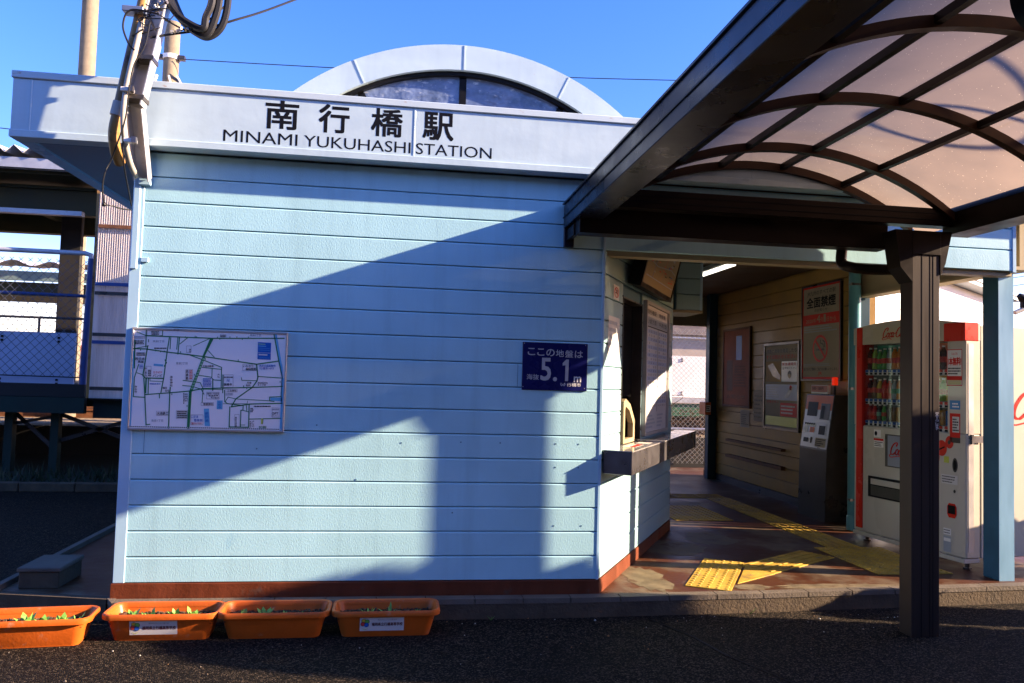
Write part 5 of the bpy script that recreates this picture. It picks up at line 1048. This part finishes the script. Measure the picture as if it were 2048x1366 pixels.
while z < v0-.3:
    ue = u1 if z < v1 else u1+(z-v1)/((v1-v0)/(u1-u0))
    w.bar(HA+HT*.02-HN*.004+Vector((0, 0, z)), HA+HT*(ue-.02)-HN*.004+Vector((0, 0, z)), .006, .018, HROOF); z += .42
w.build("siding_line", h3)
w = MB(); e2 = HA+HT*u0+Vector((0, 0, v0)); w.bar(e2+Vector((0, 0, .07))-HN*.2, e1+HT*.4+Vector((0, 0, .07+(v1-v0)/(u1-u0)*.4))-HN*.2, .5, .12, HROOF); w.bar(e2+Vector((0, 0, .16))-HN*.45, e1+HT*.45+Vector((0, 0, .16+(v1-v0)/(u1-u0)*.45))-HN*.45, .06, .09, GALV); w.build("gable_trim", h3)
w = MB(); c = at(2046, 600, 4); w.tube([c+Vector((-.06, 0, .06)), c+Vector((.0, 0, .02)), c+Vector((.05, 0, -.02))], [.03, .06, .05], BLACK, 12); w.tube([c+Vector((0, 0, 0)), c+Vector((0, 0, -.10))], .035, BLACK, 12); w.tube([c+Vector((-.12, 0, -.17)), c+Vector((0, 0, -.12))], .028, GCON, 10); tag(w.build("black_fitting", smooth=True), "black bell shaped fitting on a tan pipe right of the blue pillar", "fitting")

# ================================================================== THE STREET AROUND (mostly outside the picture, some added to shape the light)
random.seed(77)
def shrub(x, y, rx, ry, h, label, n, cl=.9):
    t = empty("unseen_shrub", (x, y, z_road), label, "shrub", "shrubs beside the forecourt")
    w = MB(); w.tube([(x, y, z_road), (x, y, z_road+h*.5)], .03, BARK, 8); w.build("trunk", t)
    w = MB()
    for _ in range(n):
        p_ = [random.uniform(-1, 1) for _ in range(3)]; L4 = sum(abs(t_)**4 for t_ in p_)**.25
        if L4 > 1: p_ = [t_/L4 for t_ in p_]
        c = Vector((x+rx*p_[0], y+ry*p_[1], z_road+h*.52+h*.48*p_[2])); s_ = random.uniform(.035, .07)
        d1 = Vector((random.uniform(-1, 1), random.uniform(-1, 1), random.uniform(-1, 1))).normalized(); d2_ = d1.orthogonal().normalized()
        w.add([c-d1*s_, c+d2_*s_*.5, c+d1*s_, c-d2_*s_*.5], [(0, 1, 2, 3)], FOL)
    w.build("foliage", t)
shrub(7.3, -1.56, .55, .56, 2.42, "tall unseen shrub shape added off to the right to cast shadow on wall and road", 11000)  # unseen stand-in, shaped to cast the shadow on wall, planter and road
shrub(6.9, -.48, .30, .16, .85, "low rounded shrub at the kerb off to the right", 2500)
shrub(7.7, .18, .30, .14, 1.0, "low rounded shrub beside the vending machine off to the right", 2500)
shrub(7.3, -.95, .22, .10, 1.95, "slim unseen shrub shape added to shade the low right end of the wall", 2500)  # unseen, added only to shade the wall foot near the corner
def block(x0, x1, y0, y1, h, m, label):  # unseen buildings opposite, added and sized to cut low sky light
    b = empty("sky_block_building", ((x0+x1)/2, (y0+y1)/2, z_road), label, "building"); w = MB(); w.box(x0, x1, y0, y1, z_road, h, m); w.build("wall", b); w = MB()
    x = x0+1
    yy = y1+.01 if y1 < 0 else y0-.04
    while x < x1-1.5:
        for z in (.6, 3.4, 6.2):
            if z+1.6 < h: w.box(x, x+1.3, yy, yy+.03, z, z+1.4, GLASSK)
        x += 2.6
    w.build("window", b); w = MB(); w.box(x0-.2, x1+.2, y0-.2, y1+.2, h, h+.25, HROOF); w.build("roof", b)
block(-28, -9, -24, -15, 6.4, M("brown facade", (.14, .10, .08), .8), "unseen brown building added across the street left of the camera to block sky light")
block(-8.5, 6, -24, -14, 6.0, M("grey facade", (.16, .15, .15), .8), "unseen grey building added across the street behind the camera to block sky light")
block(6.5, 40, -26, -17, 7.0, M("tan facade", (.17, .13, .10), .8), "unseen tan building added across the street right of the camera to block sky light")

# service cable on the far side of the canopy roof (its shadow falls on the roof panels)
w = MB(); w.tube([(7.6, -9, 4.0), (7.6, 9, 4.0)], .012, CABLE, 6)
w.tube(catmull([(7.6, -2.6, 4.0), (7.6, -2.3, 3.75), (7.6, -2.05, 3.60), (7.6, -1.8, 3.62), (7.6, -1.62, 3.78), (7.6, -1.66, 3.96), (7.6, -1.85, 4.02), (7.6, -2.05, 3.9), (7.6, -2.15, 3.6), (7.6, -2.3, 3.35), (7.6, -2.7, 3.2), (7.6, -3.3, 3.5), (7.6, -3.8, 4.0)], 6), .02, CABLE, 6)
tag(w.build("service_cable"), "looped service cable strung above the road right of the canopy", "cable")

# loose grit and leaf litter on the forecourt
random.seed(99); w = MB()
for i in range(420):
    x = random.uniform(-2.2, 7.5); y = random.choice((random.uniform(-.75, -.12), random.uniform(-2.6, -.12), random.uniform(-.2, -.1))); 
    if -.7 < x < 1.9 and y > -.47: continue
    r_ = random.uniform(.002, .006)*(1.6 if random.random() < .06 else 1); a = random.uniform(0, 3); c, d = math.cos(a)*r_, math.sin(a)*r_; z = z_road+.001
    w.add([(x-c, y-d, z), (x+d, y-c, z), (x+c, y+d, z), (x-d, y+c, z), (x, y, z+r_*1.1)], [(0, 1, 4), (1, 2, 4), (2, 3, 4), (3, 0, 4)], random.choice((CONC, GCON, CONCD, MC["dry leaf"])))
kind(w.build("grit"), "stuff")
w = MB()
for (x, y) in ((5.18, -.02), (5.22, -.0), (5.15, .0), (3.9, -.07), (2.2, -.12)):
    for i in range(7):
        a = random.uniform(0, 6.28); l_ = random.uniform(.015, .04); w.add([(x-.003, y, z_road), (x+.003, y, z_road), (x+math.cos(a)*l_, y-abs(math.sin(a))*l_, z_road+l_*1.1)], [(0, 1, 2)], LEAF)
kind(w.build("kerb_weeds"), "stuff")
# tar crack line across the asphalt
w = MB(); P_ = [(3.2, -.16), (3.35, -.5), (3.42, -.8), (3.62, -1.25), (3.6, -1.7), (3.75, -2.3)]
for (a, b), (c, d) in zip(P_, P_[1:]): w.add([(a-.008, b, z_road+.003), (a+.008, b, z_road+.003), (c+.01, d, z_road+.003), (c-.01, d, z_road+.003)], [(0, 1, 2, 3)], BLACK)
kind(w.build("asphalt_seam"))
# worn pale patches of the floor paint
w = MB()
for (cx, cy, rx, ry, sd) in ((3.33, .38, .16, .36, 1), (3.85, 1.35, .30, .28, 2), (4.35, 1.7, .22, .3, 3), (4.7, 3.6, .5, .2, 4), (4.6, .12, .45, .07, 5), (4.0, .12, .14, .07, 6)):
    random.seed(sd); n = 26; w.add([(cx+rx*math.cos(6.283*i/n)*random.uniform(.75, 1.15), cy+ry*math.sin(6.283*i/n)*random.uniform(.75, 1.15), z_fl+.0012) for i in range(n)], [list(range(n))], M("worn floor concrete", (.16, .125, .075), .6, var=.4, vs=9, stain=(.09, .05, .025), sc=6, st=.55))
kind(w.build("floor_patches"))
